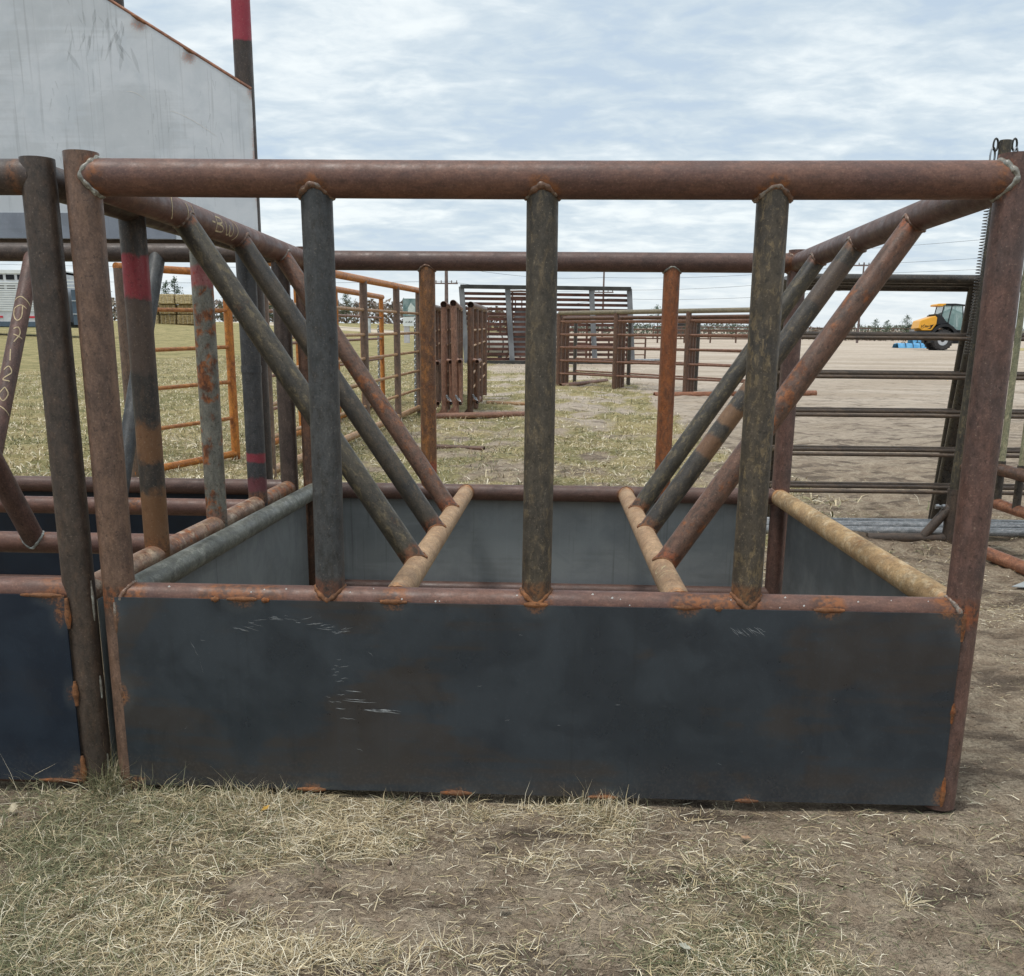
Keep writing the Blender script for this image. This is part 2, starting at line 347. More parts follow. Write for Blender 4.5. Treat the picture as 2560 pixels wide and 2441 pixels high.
M['platenb'] = plate_mat('plate_deep_blue_mill_scale', (20, 33, 48), (27, 40, 54), (36, 38, 44), 2, .4, .1)
M['platein'] = plate_mat('plate_inner_grey_steel', (138, 144, 146), (126, 132, 135), (112, 116, 116), 3, .4, .5, rough=.55)
M['platesd'] = plate_mat('plate_side_slate_steel', (120, 126, 128), (108, 114, 117), (96, 100, 102), 6, .5, .5, rough=.55)
M['wallp'] = plate_mat('plate_pale_grey_steel', (212, 216, 220), (198, 204, 209), (182, 186, 188), 4, .4, .28, rough=.45, spec=.5, hazeC=(200, 196, 188), weldc=(170, 96, 48), fine=.15)

# ------------------------------------------------------------------ terrain
def gz(X, Y):
    X = np.asarray(X, float); Y = np.asarray(Y, float)
    e = np.clip(.0007*np.maximum(0, -X-6)*np.maximum(0, Y-25), 0, 1.6)
    return .0265*np.maximum(0, Y-2.5)+e
def micro(X, Y):
    a = (fbm(X*2.1, Y*2.1, 3, 3)-.5)*.05+(fbm(X*9, Y*9, 5, 3)-.5)*.022+(fbm(X*34, Y*34, 8, 2)-.5)*.008
    rut = ((fbm(X*1.1+4, Y*2.6, 21, 4)-.5)*.13+(fbm(X*3.2, Y*5.5, 25, 3)-.5)*.075*np.clip((X+1)/2, .2, 1))*np.clip((Y-2.9)/1.2, 0, 1)*np.clip((40-Y)/20, 0, 1)
    a = a+(fbm(X*12, Y*12, 15, 3)-.5)*.045*np.clip((X-1.9)/.6, 0, 1)*np.clip((6-Y)/2, 0, 1)
    under = np.clip(1-np.maximum(np.abs(Y-1.2)-1.15, 0)/.25, 0, 1)*(np.abs(X-.1) < 2.9)
    return (a+rut)*(1-.8*under)-.012
def grassf(X, Y):
    """0 bare soil .. 1 full grass cover"""
    X = np.asarray(X, float); Y = np.asarray(Y, float)
    n = fbm(X*1.7, Y*1.7, 31, 4); n2 = fbm(X*.35, Y*.35, 41, 3); n3 = fbm(X*5, Y*5, 51, 3)
    front = .66+(n-.5)*2.0+(n3-.5)*1.2-np.clip((X-1.75)/.55, 0, 1)*.75
    patch = np.exp(-(((X-.86)/.40)**2+((Y+.60)/.16)**2)**1.5)*1.7
    front = front-patch
    back = .62+(n-.5)*1.5+(n3-.5)*.5-np.clip((X-3.0+.0*Y)/1.0, 0, 1)*.9*np.clip((70-Y)/30, .75, 1)
    back = back+np.clip((-.6-X)/1.0, 0, 1)*.75-np.exp(-((Y-4.2)/1.5)**2)*np.clip((X+.5)/.6, 0, 1)*.22
    back = back-np.clip((Y-30)/6, 0, 1)*np.clip((X+4)/3, 0, 1)*.5
    t = np.clip((Y-2.4)/.6, 0, 1)
    return np.clip(front*(1-t)+back*t, 0, 1)
def grow(a, b, s0, f):
    out = [a]; s = s0
    while out[-1] < b: s *= f; out.append(min(b, out[-1]+s))
    return out[1:]
xs = np.array([-v for v in grow(3.2, 1800, .05, 1.12)][::-1]+list(np.arange(-3.2, 5.6, .035))+grow(5.6, 1800, .05, 1.12))
ys = np.array([-v for v in grow(1.6, 400, .05, 1.25)][::-1]+list(np.arange(-1.6, 5.0, .03))+grow(5.0, 2600, .04, 1.035))
GX, GY = np.meshgrid(xs, ys); nx, ny = len(xs), len(ys)
GZ = gz(GX, GY)+micro(GX, GY)*np.clip((60-GY)/30, 0, 1)
me = bpy.data.meshes.new('ground'); co = np.stack([GX, GY, GZ], -1).reshape(-1, 3)
idx = np.arange(nx*ny).reshape(ny, nx); q = np.stack([idx[:-1, :-1], idx[:-1, 1:], idx[1:, 1:], idx[1:, :-1]], -1).reshape(-1, 4)
me.vertices.add(len(co)); me.vertices.foreach_set('co', co.ravel()); me.loops.add(q.size); me.loops.foreach_set('vertex_index', q.ravel())
me.polygons.add(len(q)); me.polygons.foreach_set('loop_start', np.arange(0, q.size, 4)); me.polygons.foreach_set('use_smooth', np.ones(len(q), bool))
a = me.attributes.new('grass', 'FLOAT', 'POINT'); a.data.foreach_set('value', grassf(GX, GY).ravel().astype('f'))
road = np.exp(-((GY-112-fbm(GX*.05, GX*0, 3, 2)*6)/9.0)**4)*np.clip((-GX-2)/6, 0, 1)
a = me.attributes.new('road', 'FLOAT', 'POINT'); a.data.foreach_set('value', road.ravel().astype('f'))
me.update(calc_edges=True)
m, nt, b = new_mat('ground_soil_and_dry_grass')
g = N(nt, 'ShaderNodeNewGeometry').outputs['Position']
ga = N(nt, 'ShaderNodeAttribute', attribute_name='grass').outputs['Fac']; ra = N(nt, 'ShaderNodeAttribute', attribute_name='road').outputs['Fac']
n1 = noise(nt, g, 1.3, 6, .6); n2 = noise(nt, g, 9.0, 6, .65); n3 = noise(nt, g, 70.0, 5, .7); n4 = noise(nt, mapping(nt, g, (.25, 1, 1)), .6, 5, .6)
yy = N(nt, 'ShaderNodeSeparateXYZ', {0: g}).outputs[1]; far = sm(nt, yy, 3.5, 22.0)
n5 = noise(nt, mapping(nt, g, (.8, 1.5, 1)), 3.4, 6, .62, .4); n6 = noise(nt, g, 150.0, 3, .6)
soil = mix(nt, sm(nt, n2, .35, .65), rgb(166, 147, 126), rgb(198, 181, 158))
soil = mix(nt, sm(nt, n3, .35, .7), mix(nt, .45, soil, rgb(74, 63, 54)), soil)
soil = mix(nt, math_(nt, 'MULTIPLY', sm(nt, n3, .62, .72), .5), soil, rgb(188, 172, 150))
soil = mix(nt, math_(nt, 'MULTIPLY', sm(nt, n5, .36, .50, 1, 0), .55), soil, rgb(104, 90, 78))  # hollows of the ridge noise darkened in colour, as painted shadow
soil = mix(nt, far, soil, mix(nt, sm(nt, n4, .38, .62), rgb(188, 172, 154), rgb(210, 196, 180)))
soil = mix(nt, math_(nt, 'MULTIPLY', math_(nt, 'MULTIPLY', sm(nt, n5, .40, .50, 1, 0), sm(nt, n2, .3, .6)), sm(nt, yy, 6.0, 30.0, .75, .30)), soil, rgb(98, 86, 76))  # more ridge shadow painted into the soil colour, weaker with distance
straw = mix(nt, sm(nt, n2, .35, .65), rgb(172, 158, 114), rgb(198, 182, 136))
grn = mix(nt, sm(nt, n2, .35, .65), rgb(136, 132, 90), rgb(162, 154, 110))
gr = mix(nt, sm(nt, n1, .40, .60), straw, grn)
gr = mix(nt, math_(nt, 'MULTIPLY', sm(nt, n3, .34, .55, 1, 0), .55), gr, rgb(78, 70, 52))
gm = sm(nt, math_(nt, 'ADD', ga, math_(nt, 'ADD', math_(nt, 'MULTIPLY', math_(nt, 'SUBTRACT', n3, .5), .5), math_(nt, 'MULTIPLY', math_(nt, 'SUBTRACT', n2, .5), .5))), .38, .72)
gm = math_(nt, 'MULTIPLY', gm, sm(nt, yy, 2.0, 5.0, .30, 1.0))
c = mix(nt, gm, soil, gr)
c = mix(nt, sm(nt, ra, .3, .8), c, rgb(204, 190, 170))
nt.links.new(c, b.inputs['Base Color']); b.inputs['Roughness'].default_value = .95; b.inputs['Specular IOR Level'].default_value = .1
bp0 = N(nt, 'ShaderNodeBump', {'Strength': 1.0, 'Distance': .16, 'Height': n5}); bp = N(nt, 'ShaderNodeBump', {'Strength': 1.0, 'Distance': .025, 'Height': math_(nt, 'ADD', n2, math_(nt, 'ADD', math_(nt, 'MULTIPLY', n3, .6), math_(nt, 'MULTIPLY', n6, .25))), 'Normal': bp0.outputs[0]}); nt.links.new(bp.outputs[0], b.inputs['Normal'])
tag(link('ground', me, m), kind='structure')
def GH(x, y): return float(gz(x, y)+micro(x, y)*np.clip((60-y)/30, 0, 1))

# ------------------------------------------------------------------ the hay feeder in front
H, HL, D, W = 1.713, .586, 2.408, 2.4
RT, RP, RL = .0465, .0445, .040
F = thing('hay_feeder', 'rusty steel pipe hay feeder with slanted bars and blue-black plate front, in the foreground', 'hay feeder', (0, 0, 0))
def jn(*pts, s=.035): return [(p, s) for p in pts]
c00, c10, c01, c11 = (0, 0), (W, 0), (0, D), (W, D)
lean = .005
corner_mats = {c00: 'postl', c10: 'postr', c01: 'fd', c11: 'postr'}
for (x, y), mk in corner_mats.items():
    pipe('corner_post', (x, y, .0), (x, y, H+.06), RP+.0006, M[mk], F, jn((x, y, HL), s=.03)+jn((x+(.05 if x == 0 else -.05), y, H), s=.03), ring=.03, seg=28, hollow1=True)
def rail(name, p0, p1, r, mat, js, **kw): return pipe(name, p0, p1, r, M[mat], F, js, ring=.03, seg=32, **kw)
XS = (.616, 1.206, 1.797)
rail('top_rail', (.012, 0, H), (W-.012, 0, H), RT, 'rail', jn((.05, 0, H), (W-.05, 0, H), *[(x, -.02, H-.035) for x in XS], s=.014), bow=-.006)
rail('top_rail', (.012, D, H), (W-.012, D, H), RT-.0005, 'railb', jn((.05, D, H), (W-.05, D, H), s=.03))
for x in (0, W): rail('top_rail', (x, .012, H), (x, D-.012, H), RT-.001, 'railb' if x else 'rail', jn((x, D-.05, H), s=.04))
rail('lower_rail', (.012, 0, HL), (W-.012, 0, HL), RL, 'rail', jn((.06, 0, HL), (W-.06, 0, HL), *[(x, -.02, HL+.03) for x in XS], s=.028)+jn(*[(x, -.036, HL+.012) for x in (.372, .295, .44, .805, 1.206, 1.63, 1.715, 2.02)], s=.022))
rail('lower_rail', (.012, D, HL), (W-.012, D, HL), RL+.001, 'railb', jn((.8, D-.04, HL), (1.615, D-.04, HL), s=.02))
rail('lower_rail', (.015, .012, HL), (.015, D-.012, HL), RL+.0005, 'greyp', ())
rail('lower_rail', (W-.01, .012, HL), (W-.01, D-.012, HL), RL+.002, 'cream', jn((W, .05, HL), (W, D-.05, HL), s=.04))
rail('base_rail', (.012, 0, .04), (W-.012, 0, .04), RL-.002, 'railb', ())
rail('base_rail', (.012, D, .075), (W-.012, D, .075), RL-.002, 'railb', ())
XI = (.80, 1.615)
for x in XI: rail('manger_pipe', (x, .02, HL), (x, D-.02, HL), RL-.001, 'tan', jn((x, .04, HL), (x, D-.05, HL), s=.03))
for x, mk in zip(XS, ('slate', 'olive', 'olive2')):
    pipe('front_upright', (x, 0, HL), (x, 0, H), .0415, M[mk], F, jn((x, 0, HL+.04), s=.018), ring=.03, seg=28, bow=.003)
    weld((x, 0, H), (0, 0, -1), .0415, (0, 0, H), (1, 0, 0), RT, M['bead'], F, .0095); weld((x, 0, HL), (0, 0, 1), .0395, (0, 0, HL), (1, 0, 0), RL, M['beado'], F, .008)
for x, mk in zip((.607, 1.80), ('orng2', 'orng')):
    pipe('back_upright', (x, D, HL), (x, D, H), .0405, M[mk], F, (), ring=.03, seg=24)
    weld((x, D, H), (0, 0, -1), .0405, (0, D, H), (1, 0, 0), RT, M['beadb' if x > 1 else 'bead'], F)
for side, (xt, xb, mats) in enumerate(((0, XI[0], ('slant', 'slantd', 'slantr')), (W, XI[1], ('slantr', 'band', 'slant')))):
    for yt, yb, mk in zip(((.70, 1.32, 1.945), (.70, 1.35, 1.945))[side], ((.51, 1.13, 1.68), (.535, 1.21, 1.74))[side], mats):
        p0, p1 = Vector((xt, yt, H)), Vector((xb, yb, HL))
        pipe('slant_bar', p0, p1, .0385, M[mk], F, [(p0+(p1-p0).normalized()*.045+Vector((0, -.02, .03)), .018), (p1-(p1-p0).normalized()*.04, .018)], ring=.03, seg=24)
        weld(p0, p1-p0, .0385, (xt, 0, H), (0, 1, 0), RT-.001, M['bead'], F); weld(p1, p0-p1, .0385, (xb, 0, HL), (0, 1, 0), RL-.001, M['beado'], F, .005)
for x, s in ((0, 1), (W, -1)):
    weld((x, 0, H), (s, 0, 0), RT-.003, (x, 0, 0), (0, 0, 1), RP+.0006, M['beadb'], F, .009); weld((x, D, H), (s, 0, 0), .044, (x, D, 0), (0, 0, 1), RP, M['bead'], F)
    weld((x, 0, HL), (s, 0, 0), RL, (x, 0, 0), (0, 0, 1), RP, M['bead'], F, .008); weld((x, D, HL), (s, 0, 0), RL, (x, D, 0), (0, 0, 1), RP, M['bead'], F)
for x in XI: weld((x, D, HL), (0, -1, 0), RL-.001, (0, D, HL), (1, 0, 0), RL+.001, M['beado'], F, .004); weld((x, 0, HL), (0, 1, 0), RL-.001, (0, 0, HL), (1, 0, 0), RL, M['beado'], F, .004)
def plate(name, o, ux, uz, th, mat, parent, joints=(), step=.02, quad=None, warp=0.0):
    """subdivided plate from corner o spanned by ux, uz, thickness along th"""
    o, ux, uz, th = Vector(o), Vector(ux), Vector(uz), Vector(th)
    n, k = max(1, int(ux.length/step)), max(1, int(uz.length/step)); mb = MB(); vs, ww = [], []
    for layer in (0, 1):
        for j in range(k+1):
            for i in range(n+1):
                if quad: top = quad(i/n); p = o+ux*(i/n)+uz*(j/k*top)+th*layer
                else: p = o+ux*(i/n)+uz*(j/k)+th*layer
                m_ = 0.0
                for (c, sx, sz) in joints:
                    d = p-Vector(c); m_ = max(m_, math.exp(-((d.x/sx)**2+(d.y/sx)**2+(d.z/sz)**2)))
                if warp: p = p+th.normalized()*warp*(float(vnoise(p.x*2.3+7, p.z*3.1, 5))-.2)
                vs.append(p); ww.append(m_)
    fs = []; q = (n+1)*(k+1)
    for j in range(k):
        for i in range(n):
            a_ = j*(n+1)+i; f = (a_, a_+1, a_+n+2, a_+n+1); fs.append(f); fs.append(tuple(x+q for x in f[::-1]))
    for i in range(n): fs += [(i+1, i, i+q, i+1+q), (k*(n+1)+i, k*(n+1)+i+1, k*(n+1)+i+1+q, k*(n+1)+i+q)]
    for j in range(k): a_ = j*(n+1); b_ = a_+n; fs += [(a_, a_+n+1, a_+n+1+q, a_+q), (b_+n+1, b_, b_+q, b_+n+1+q)]
    return mb.add(vs, fs, None, ww).build(name, mat, parent, smooth=30)
def lump(name, c, ux, L, th, mat, parent, nrm=(0, -1, 0)):
    pts = [Vector(c)+Vector(ux)*(t-.5)*L for t in np.linspace(0, 1, 9)]
    return MB().path(pts, th, 8, False, lambda i: th*(.35+.65*math.sin(math.pi*(i+.6)/9.2))*(.8+.4*random.random())).build(name, mat, parent, smooth=60)
PX0, PX1, PZ0, PZ1, PY = .004, W-.012, .018, HL+.006, -RP-.006
tops = [(.372, .045), (.805, .04), (1.206, .035), (1.63, .04), (2.02, .045)]
bots = [(.55, .05), (.98, .055), (1.41, .05), (1.83, .04)]
js = [((x, PY, PZ1), s_*1.25, .036) for x, s_ in tops]+[((x, PY, PZ0), s_, .03) for x, s_ in bots]
js += [((PX1, PY, PZ1-.03), .03, .06), ((PX1-.04, PY, PZ1), .05, .025), ((PX1, PY, .05), .035, .06), ((PX0, PY, PZ1-.05), .02, .05), ((PX0, PY, .30), .03, .05), ((PX0+.02, PY, .03), .05, .03)]
plate('front_plate', (PX0, PY, PZ0), (PX1-PX0, 0, 0), (0, 0, PZ1-PZ0), (0, .006, 0), M['plate'], F, js, warp=.0045)
for x, s_ in tops: lump('weld_bead', (x, PY+.003, PZ1+.002), (1, 0, 0), s_*1.9, .008, M['beado'], F)
for x in (.295, .44, 1.715): lump('weld_bead', (x, PY+.003, PZ1), (1, 0, 0), .022, .008, M['beado'], F)
for x, s_ in bots: lump('weld_bead', (x, PY+.002, PZ0), (1, 0, 0), s_*1.7, .008, M['beado'], F)
for z, L in ((PZ1-.04, .08), (.30, .06), (.06, .09)): lump('weld_bead', (PX1+.002, PY+.004, z), (0, 0, 1), L, .008, M['beado'], F)
for z, L in ((PZ1-.06, .09), (.31, .05)): lump('weld_bead', (PX0-.001, PY+.004, z), (0, 0, 1), L, .006, M['bead'], F)
plate('back_plate', (.05, D+RL-.002, .03), (W-.1, 0, 0), (0, 0, HL-.03), (0, .005, 0), M['platein'], F, step=.06)
plate('side_plate', (-.0262, .05, .03), (0, D-.1, 0), (0, 0, HL-.03), (-.005, 0, 0), M['platein'], F, step=.06)
plate('side_plate', (W+.034, .05, .03), (0, D-.1, 0), (0, 0, HL-.03), (.005, 0, 0), M['platesd'], F, step=.06)
# scratches in the mill scale and paint flecks
mb = MB()
def scratch(x, z, L, a, wd):
    n = 4; vs = []
    for i in range(n+1):
        t = i/n; xx = x+L*t*math.cos(a)+random.uniform(-.002, .002); z2 = z+L*t*math.sin(a)+random.uniform(-.0015, .0015); h = wd*math.sin(math.pi*min(.97, max(.03, t)))
        vs += [(xx, PY-.0016, z2-h), (xx, PY-.0016, z2+h)]
    mb.add(vs, [(2*i, 2*i+2, 2*i+3, 2*i+1) for i in range(n)])
rs = random.Random(5); M['scr'] = plain('scratch_bare_steel', (186, 190, 192), .5, .2, 60); M['scr'].node_tree.nodes['Principled BSDF'].inputs['Alpha'].default_value = .8
for i in range(34): x_ = rs.uniform(.34, .66); scratch(x_, .525+.02*math.cos((x_-.48)*18)+rs.uniform(-.008, .008), rs.uniform(.008, .045), rs.uniform(-.2, .25)+(x_-.5), rs.uniform(.0002, .0006))
for i in range(12): scratch(.61+rs.uniform(-.01, .04), rs.uniform(.29, .45), rs.uniform(.01, .03), rs.uniform(-.3, .15), .0005)
for i in range(9): scratch(.72+rs.uniform(-.01, .03), .272+rs.uniform(-.003, .004), rs.uniform(.03, .09), rs.uniform(-.1, -.02), .0010)
for (x, z, L) in ((.65, .30, .10), (.63, .275, .03), (.64, .245, .05), (.66, .33, .05), (.66, .305, .06)): scratch(x, z, L, -.05, .0008)
for i in range(14): scratch(1.75+i*.006, .545-rs.uniform(0, .012), .03, rs.uniform(-.9, -.4), .0005)
for i in range(12): scratch(rs.uniform(.1, 2.3), rs.uniform(.08, .55), rs.uniform(.004, .02), rs.uniform(-1, 1), .0004)
scratch(.215, .47, .05, -1.1, .0006); scratch(.24, .42, .05, -1.4, .0006)
tag(mb.build('scratch_marks', M['scr'], F), kind='stuff')
mb = MB()
for i in range(22):
    x = rs.uniform(.1, 2.3); t = rs.uniform(.2, 1.3); s_ = rs.uniform(.002, .0045); p = Vector((x, -math.cos(t)*(RL+.0008), HL+math.sin(t)*(RL+.0008)))
    mb.add([p+Vector((-s_, 0, 0)), p+Vector((0, -.0003, -s_*.8)), p+Vector((s_*.8, 0, s_*.2)), p+Vector((0, 0, s_))], [(0, 1, 2, 3)])
tag(mb.build('paint_flecks', M['white'], F), kind='stuff')
# chalk writing and lines on pipes: strokes given as (metres along, angle) on a pipe
def chalk(p0, d, up, r, strokes, parent, name='chalk_mark', wd=.0022, mat='chalk'):
    p0, d, up = Vector(p0), Vector(d).normalized(), Vector(up).normalized(); sd_ = d.cross(up); mb = MB()
    for st in strokes:
        pts = []
        for j in range(len(st)-1):
            q = [st[max(0, j-1)], st[j], st[j+1], st[min(len(st)-1, j+2)]]
            for i in range(6):
                f = i/6; pts.append(tuple(.5*(2*q[1][c]+(q[2][c]-q[0][c])*f+(2*q[0][c]-5*q[1][c]+4*q[2][c]-q[3][c])*f*f+(3*q[1][c]-q[0][c]-3*q[2][c]+q[3][c])*f**3) for c in (0, 1)))
        pts.append(st[-1]); vs = []
        for i, (u, t) in enumerate(pts):
            a_, b_ = pts[max(0, i-1)], pts[min(len(pts)-1, i+1)]
            tu, tt = b_[0]-a_[0], (b_[1]-a_[1])*r; l = math.hypot(tu, tt) or 1; nu, nt_ = -tt/l*wd, tu/l*wd/r
            for s_ in (-1, 1):
                uu, t2 = u+nu*s_, -(t+nt_*s_); vs.append(p0+d*uu+(up*math.cos(t2)+sd_*math.sin(t2))*(r+.0009))
        mb.add(vs, [(2*i, 2*i+2, 2*i+3, 2*i+1) for i in range(len(pts)-1)])
    return mb.build(name, M[mat], parent)
for x, ww_ in ((1.385, .004), (1.925, .003)): chalk((x, 0, HL), (1, 0, 0), (0, -1, 0), RL, [[(0, -1.5), (.004, -.9), (.008, -.2)]], F, wd=ww_)
tI = lambda: [[(0, -1.2), (.006, -.2), (.0, .9)]]
chalk((XI[1], .28, HL), (0, 1, 0), (0, 0, 1), RL-.001, [[(0, -1.2), (0, 1.2)], [(.03, -1.2), (.03, 1.2)]], F)
chalk((XI[1], .35, HL), (0, 1, 0), (0, 0, 1), RL-.001, [[(0, .9), (.01, 1.1), (.035, 1.0), (.04, .6)], [(.0, .55), (.04, .1)], [(.03, .5), (.01, .0)]], F)
# "(11 -BW)" along the left top rail, readable from the camera side
LR = lambda y0, st: chalk((0, y0, H), (0, 1, 0), (1, 0, 0), RT-.001, st, F, wd=.0026)
LR(.55, [[(.0, .9), (-.03, .3), (-.03, -.3), (.0, -.9)]])
LR(.66, [[(0, .6), (0, -.5)]]); LR(.71, [[(0, .6), (0, -.5)]])
LR(.90, [[(0, 0), (.03, 0)]])
LR(.95, [[(0, .5), (0, -.6)], [(0, .5), (.05, .45), (.055, .15), (.0, -.02)], [(0, -.02), (.06, -.1), (.065, -.5), (0, -.6)]])
LR(1.05, [[(0, .4), (.015, -.5), (.04, -.5), (.045, .2), (.05, -.5), (.08, -.5), (.09, .4)]])
LR(1.16, [[(0, .9), (.03, .3), (.03, -.3), (0, -.9)]])

# ------------------------------------------------------------------ neighbouring feeder
Q = thing('hay_feeder', 'second pipe hay feeder with red-marked side posts, cut off by the left edge', 'hay feeder', (0, 0, 0))
NX1, NX0 = -.118, -2.518
for (x, y, mk) in ((NX1, 0, 'nbpost'), (NX1, D, 'nbrail'), (NX0, 0, 'nbpost'), (NX0, D, 'nbrail')):
    pipe('corner_post', (x, y, 0), (x, y, H+.045), RP, M[mk], Q, jn((x-.05, y, H), s=.02), ring=.03, seg=28)
def railq(name, p0, p1, r, mat, js=()): return pipe(name, p0, p1, r, M[mat], Q, js, ring=.04, seg=28)
railq('top_rail', (NX0, 0, H), (NX1-.01, 0, H), .0445, 'nbrail', jn((NX1-.045, 0, H), s=.012)); railq('top_rail', (NX0, D, H+.03), (NX1-.01, D, H+.03), .0435, 'nbrail')
for x in (NX1, NX0): railq('top_rail', (x, .01, H-.005), (x, D, H+.028), .044, 'nbrail')
railq('lower_rail', (NX0, 0, HL+.01), (NX1-.01, 0, HL+.01), RL, 'rail', jn((NX1-.06, 0, HL), s=.04)); railq('lower_rail', (NX0, D, HL+.01), (NX1-.01, D, HL+.01), RL, 'railb')
for x in (NX1, NX0): railq('lower_rail', (x-.002, .01, HL), (x-.002, D-.01, HL+.01), RL-.001, 'flake')
railq('base_rail', (NX0, 0, .035), (NX1-.01, 0, .035), RL-.003, 'railb'); railq('base_rail', (NX0, D, .07), (NX1, D, .07), RL-.003, 'railb')
for y in (.81, 1.74): railq('manger_pipe', (NX0+.01, y, HL), (NX1-.01, y, HL), RL-.001, 'rail', jn((-.656, y, HL+.03), s=.03))
for y, mk, r in ((.60, 'red1', .042), (1.24, 'red2', .041), (1.83, 'red3', .043)):
    pipe('side_upright', (NX1, y, H), (NX1, y, HL), r, M[mk], Q, jn((NX1, y, HL+.04), s=.02), ring=.03, seg=24)
    weld((NX1-.002, y, HL), (0, 0, 1), RL-.002, (NX1-.002, 0, HL), (0, 1, 0), RL-.001, M['beado' if mk == 'red1' else 'bead'], Q, .005)
pipe('clamp_band', (NX1, 1.83, 1.185), (NX1, 1.83, 1.215), .046, M['red3'], Q, seg=24)
for y in (.6, 1.2, 1.8): pipe('side_upright', (NX0, y, H), (NX0, y, HL), .041, M['nbpost'], Q, seg=20)
for x in (-.724, -1.35, -1.95):
    p0, p1 = Vector((x, D, H+.03)), Vector((x-.02, 1.74, HL)); pipe('slant_bar', p0, p1, .0385, M['slate' if x > -1 else 'postr'], Q, seg=24)
for x in (-.656, -1.3, -1.9):
    p0, p1 = Vector((x, 0, H)), Vector((x, .81, HL)); pipe('slant_bar', p0, p1, .0385, M['postr'], Q, seg=24); weld(p1, p0-p1, .038, (x, .81, HL), (1, 0, 0), RL-.001, M['beadb'], Q)
js = [((NX1-.05, PY, PZ1), .07, .03), ((NX1-.04, PY, PZ1-.05), .025, .06), ((NX1-.03, PY, .30), .02, .05), ((NX1-.03, PY, .05), .03, .06), ((NX1-.09, PY, .025), .08, .02)]
plate('front_plate', (NX0, PY, .025), (NX1-NX0-.022, 0, 0), (0, 0, HL-.015), (0, .006, 0), M['platenb'], Q, js)
for z, L in ((PZ1-.05, .09), (.30, .075), (.06, .09)): lump('weld_bead', (NX1-.018, PY+.003, z), (0, 0, 1), L, .009, M['beado'], Q)
lump('weld_bead', (NX1-.09, PY+.003, HL+.008), (1, 0, 0), .12, .008, M['beado'], Q); lump('weld_bead', (NX1-.09, PY+.002, .026), (1, 0, 0), .13, .007, M['beado'], Q)
plate('side_plate', (NX1+.036, .03, .04), (0, D-.08, 0), (0, 0, HL-.06), (.004, 0, 0), M['platein'], Q, step=.08)
plate('back_plate', (NX0, D+RL, .03), (W-.05, 0, 0), (0, 0, HL-.03), (0, .005, 0), M['platenb'], Q, step=.08)
for z, L in ((PZ1-.02, .12), (.31, .07), (.06, .08)): lump('weld_bead', (NX1+.042, -.012, z), (0, 0, 1), L, .005, M['beadb'], Q)
# chalk on the slanted bar behind
p0, p1 = Vector((-1.35, D, H+.03)), Vector((-1.37, 1.74, HL)); dS = (p1-p0).normalized(); nS = Vector((.35, -.83, .5)); nS = (nS-dS*nS.dot(dS))
def SB(u, st): return chalk(p0+dS*u, dS, nS, .0385, st, Q, wd=.0024)
SB(.275, [[(.02, -1.2), (0, -.3), (.01, .4), (.03, 1.2)]])
SB(.32, [[(.01, .7), (0, 0), (.02, -.8)], [(.005, .2), (.06, .3), (.085, -.1), (.06, -.6), (.02, -.8)]])
SB(.45, [[(.0, -.3), (-.01, .2), (.02, .5), (.07, .0)], [(.03, -.2), (.04, .9)]])
SB(.56, [[(0, -.2), (.06, .0)]])
SB(.65, [[(.02, -.5), (0, 0), (.03, .4), (.07, -.4), (.075, .4)]])
SB(.76, [[(0, 0), (.03, .5), (.07, .1), (.04, -.5), (0, 0)]]); SB(.86, [[(.02, -1.2), (0, -.3), (.01, .4), (.03, 1.2)]])

# ------------------------------------------------------------------ tall plate-sided chute wall behind
T = thing('steel_chute_wall', 'tall pale grey steel plate wall with sloped rusty top edge, upper left', 'steel wall', (0, 0, 0))
WY, WX0, WX1 = 2.74, -2.7, -.313
def wtop(x): return 2.553+min(0.93, (WX1-x)*.585)
js = [((-.31, WY, 2.54), .04, .05), ((-.62, WY, 2.70), .06, .05), ((-.86, WY, 2.85), .07, .05), ((-.31, WY, 2.2), .02, .3)]
plate('wall_plate', (WX0, WY, 1.84), (WX1-WX0, 0, 0), (0, 0, 1.0), (0, .006, 0), M['wallp'], T, js, step=.03, quad=lambda t: wtop(WX0+(WX1-WX0)*t)-1.84)
pts = [(WX1, WY, wtop(WX1)+.004), (WX1-1.59, WY, 3.487), (WX0, WY, 3.487)]
for a_, b_ in zip(pts, pts[1:]): pipe('edge_rod', (a_[0], WY+.004, a_[2]), (b_[0], WY+.004, b_[2]), .008, M['rustp'], T, seg=10, ring=.03)
lump('weld_bead', (-.86, WY-.002, wtop(-.86)), (1, 0, -.585), .07, .008, M['beado'], T); lump('weld_bead', (-.62, WY-.002, wtop(-.62)), (1, 0, -.585), .05, .008, M['beado'], T)
pipe('lower_rail', (WX0, WY+.05, 1.862), (-.45, WY+.05, 1.862), .0435, M['nbrail'], T, seg=24)
plate('painted_shade_strip', (WX0, WY-.006, 1.842), (1.95, 0, 0), (0, 0, .125), (0, .004, 0), plate_mat('plate_painted_shade_steel', (140, 146, 156), (126, 132, 142), (112, 116, 122), 9, .4, .4), T, step=.06)  # darker coloured strip standing in for the shaded lower band of the wall
for x in (-.36, -1.0, -2.3): pipe('wall_post', (x, WY+.055, float(gz(x, WY))-.02), (x, WY+.055, 3.62), .047, M['red4' if x > -.5 else 'wpost'], T, seg=24, ring=.06)
mb = MB()
rs = random.Random(8)
def pl(pts, wd):
    vs = []
    for i, (x, z) in enumerate(pts):
        h = wd*(.3+.7*math.sin(math.pi*(i+.5)/len(pts))); vs += [(x, WY-.0008, z-h), (x, WY-.0008, z+h)]
    mb.add(vs, [(2*i, 2*i+2, 2*i+3, 2*i+1) for i in range(len(pts)-1)])
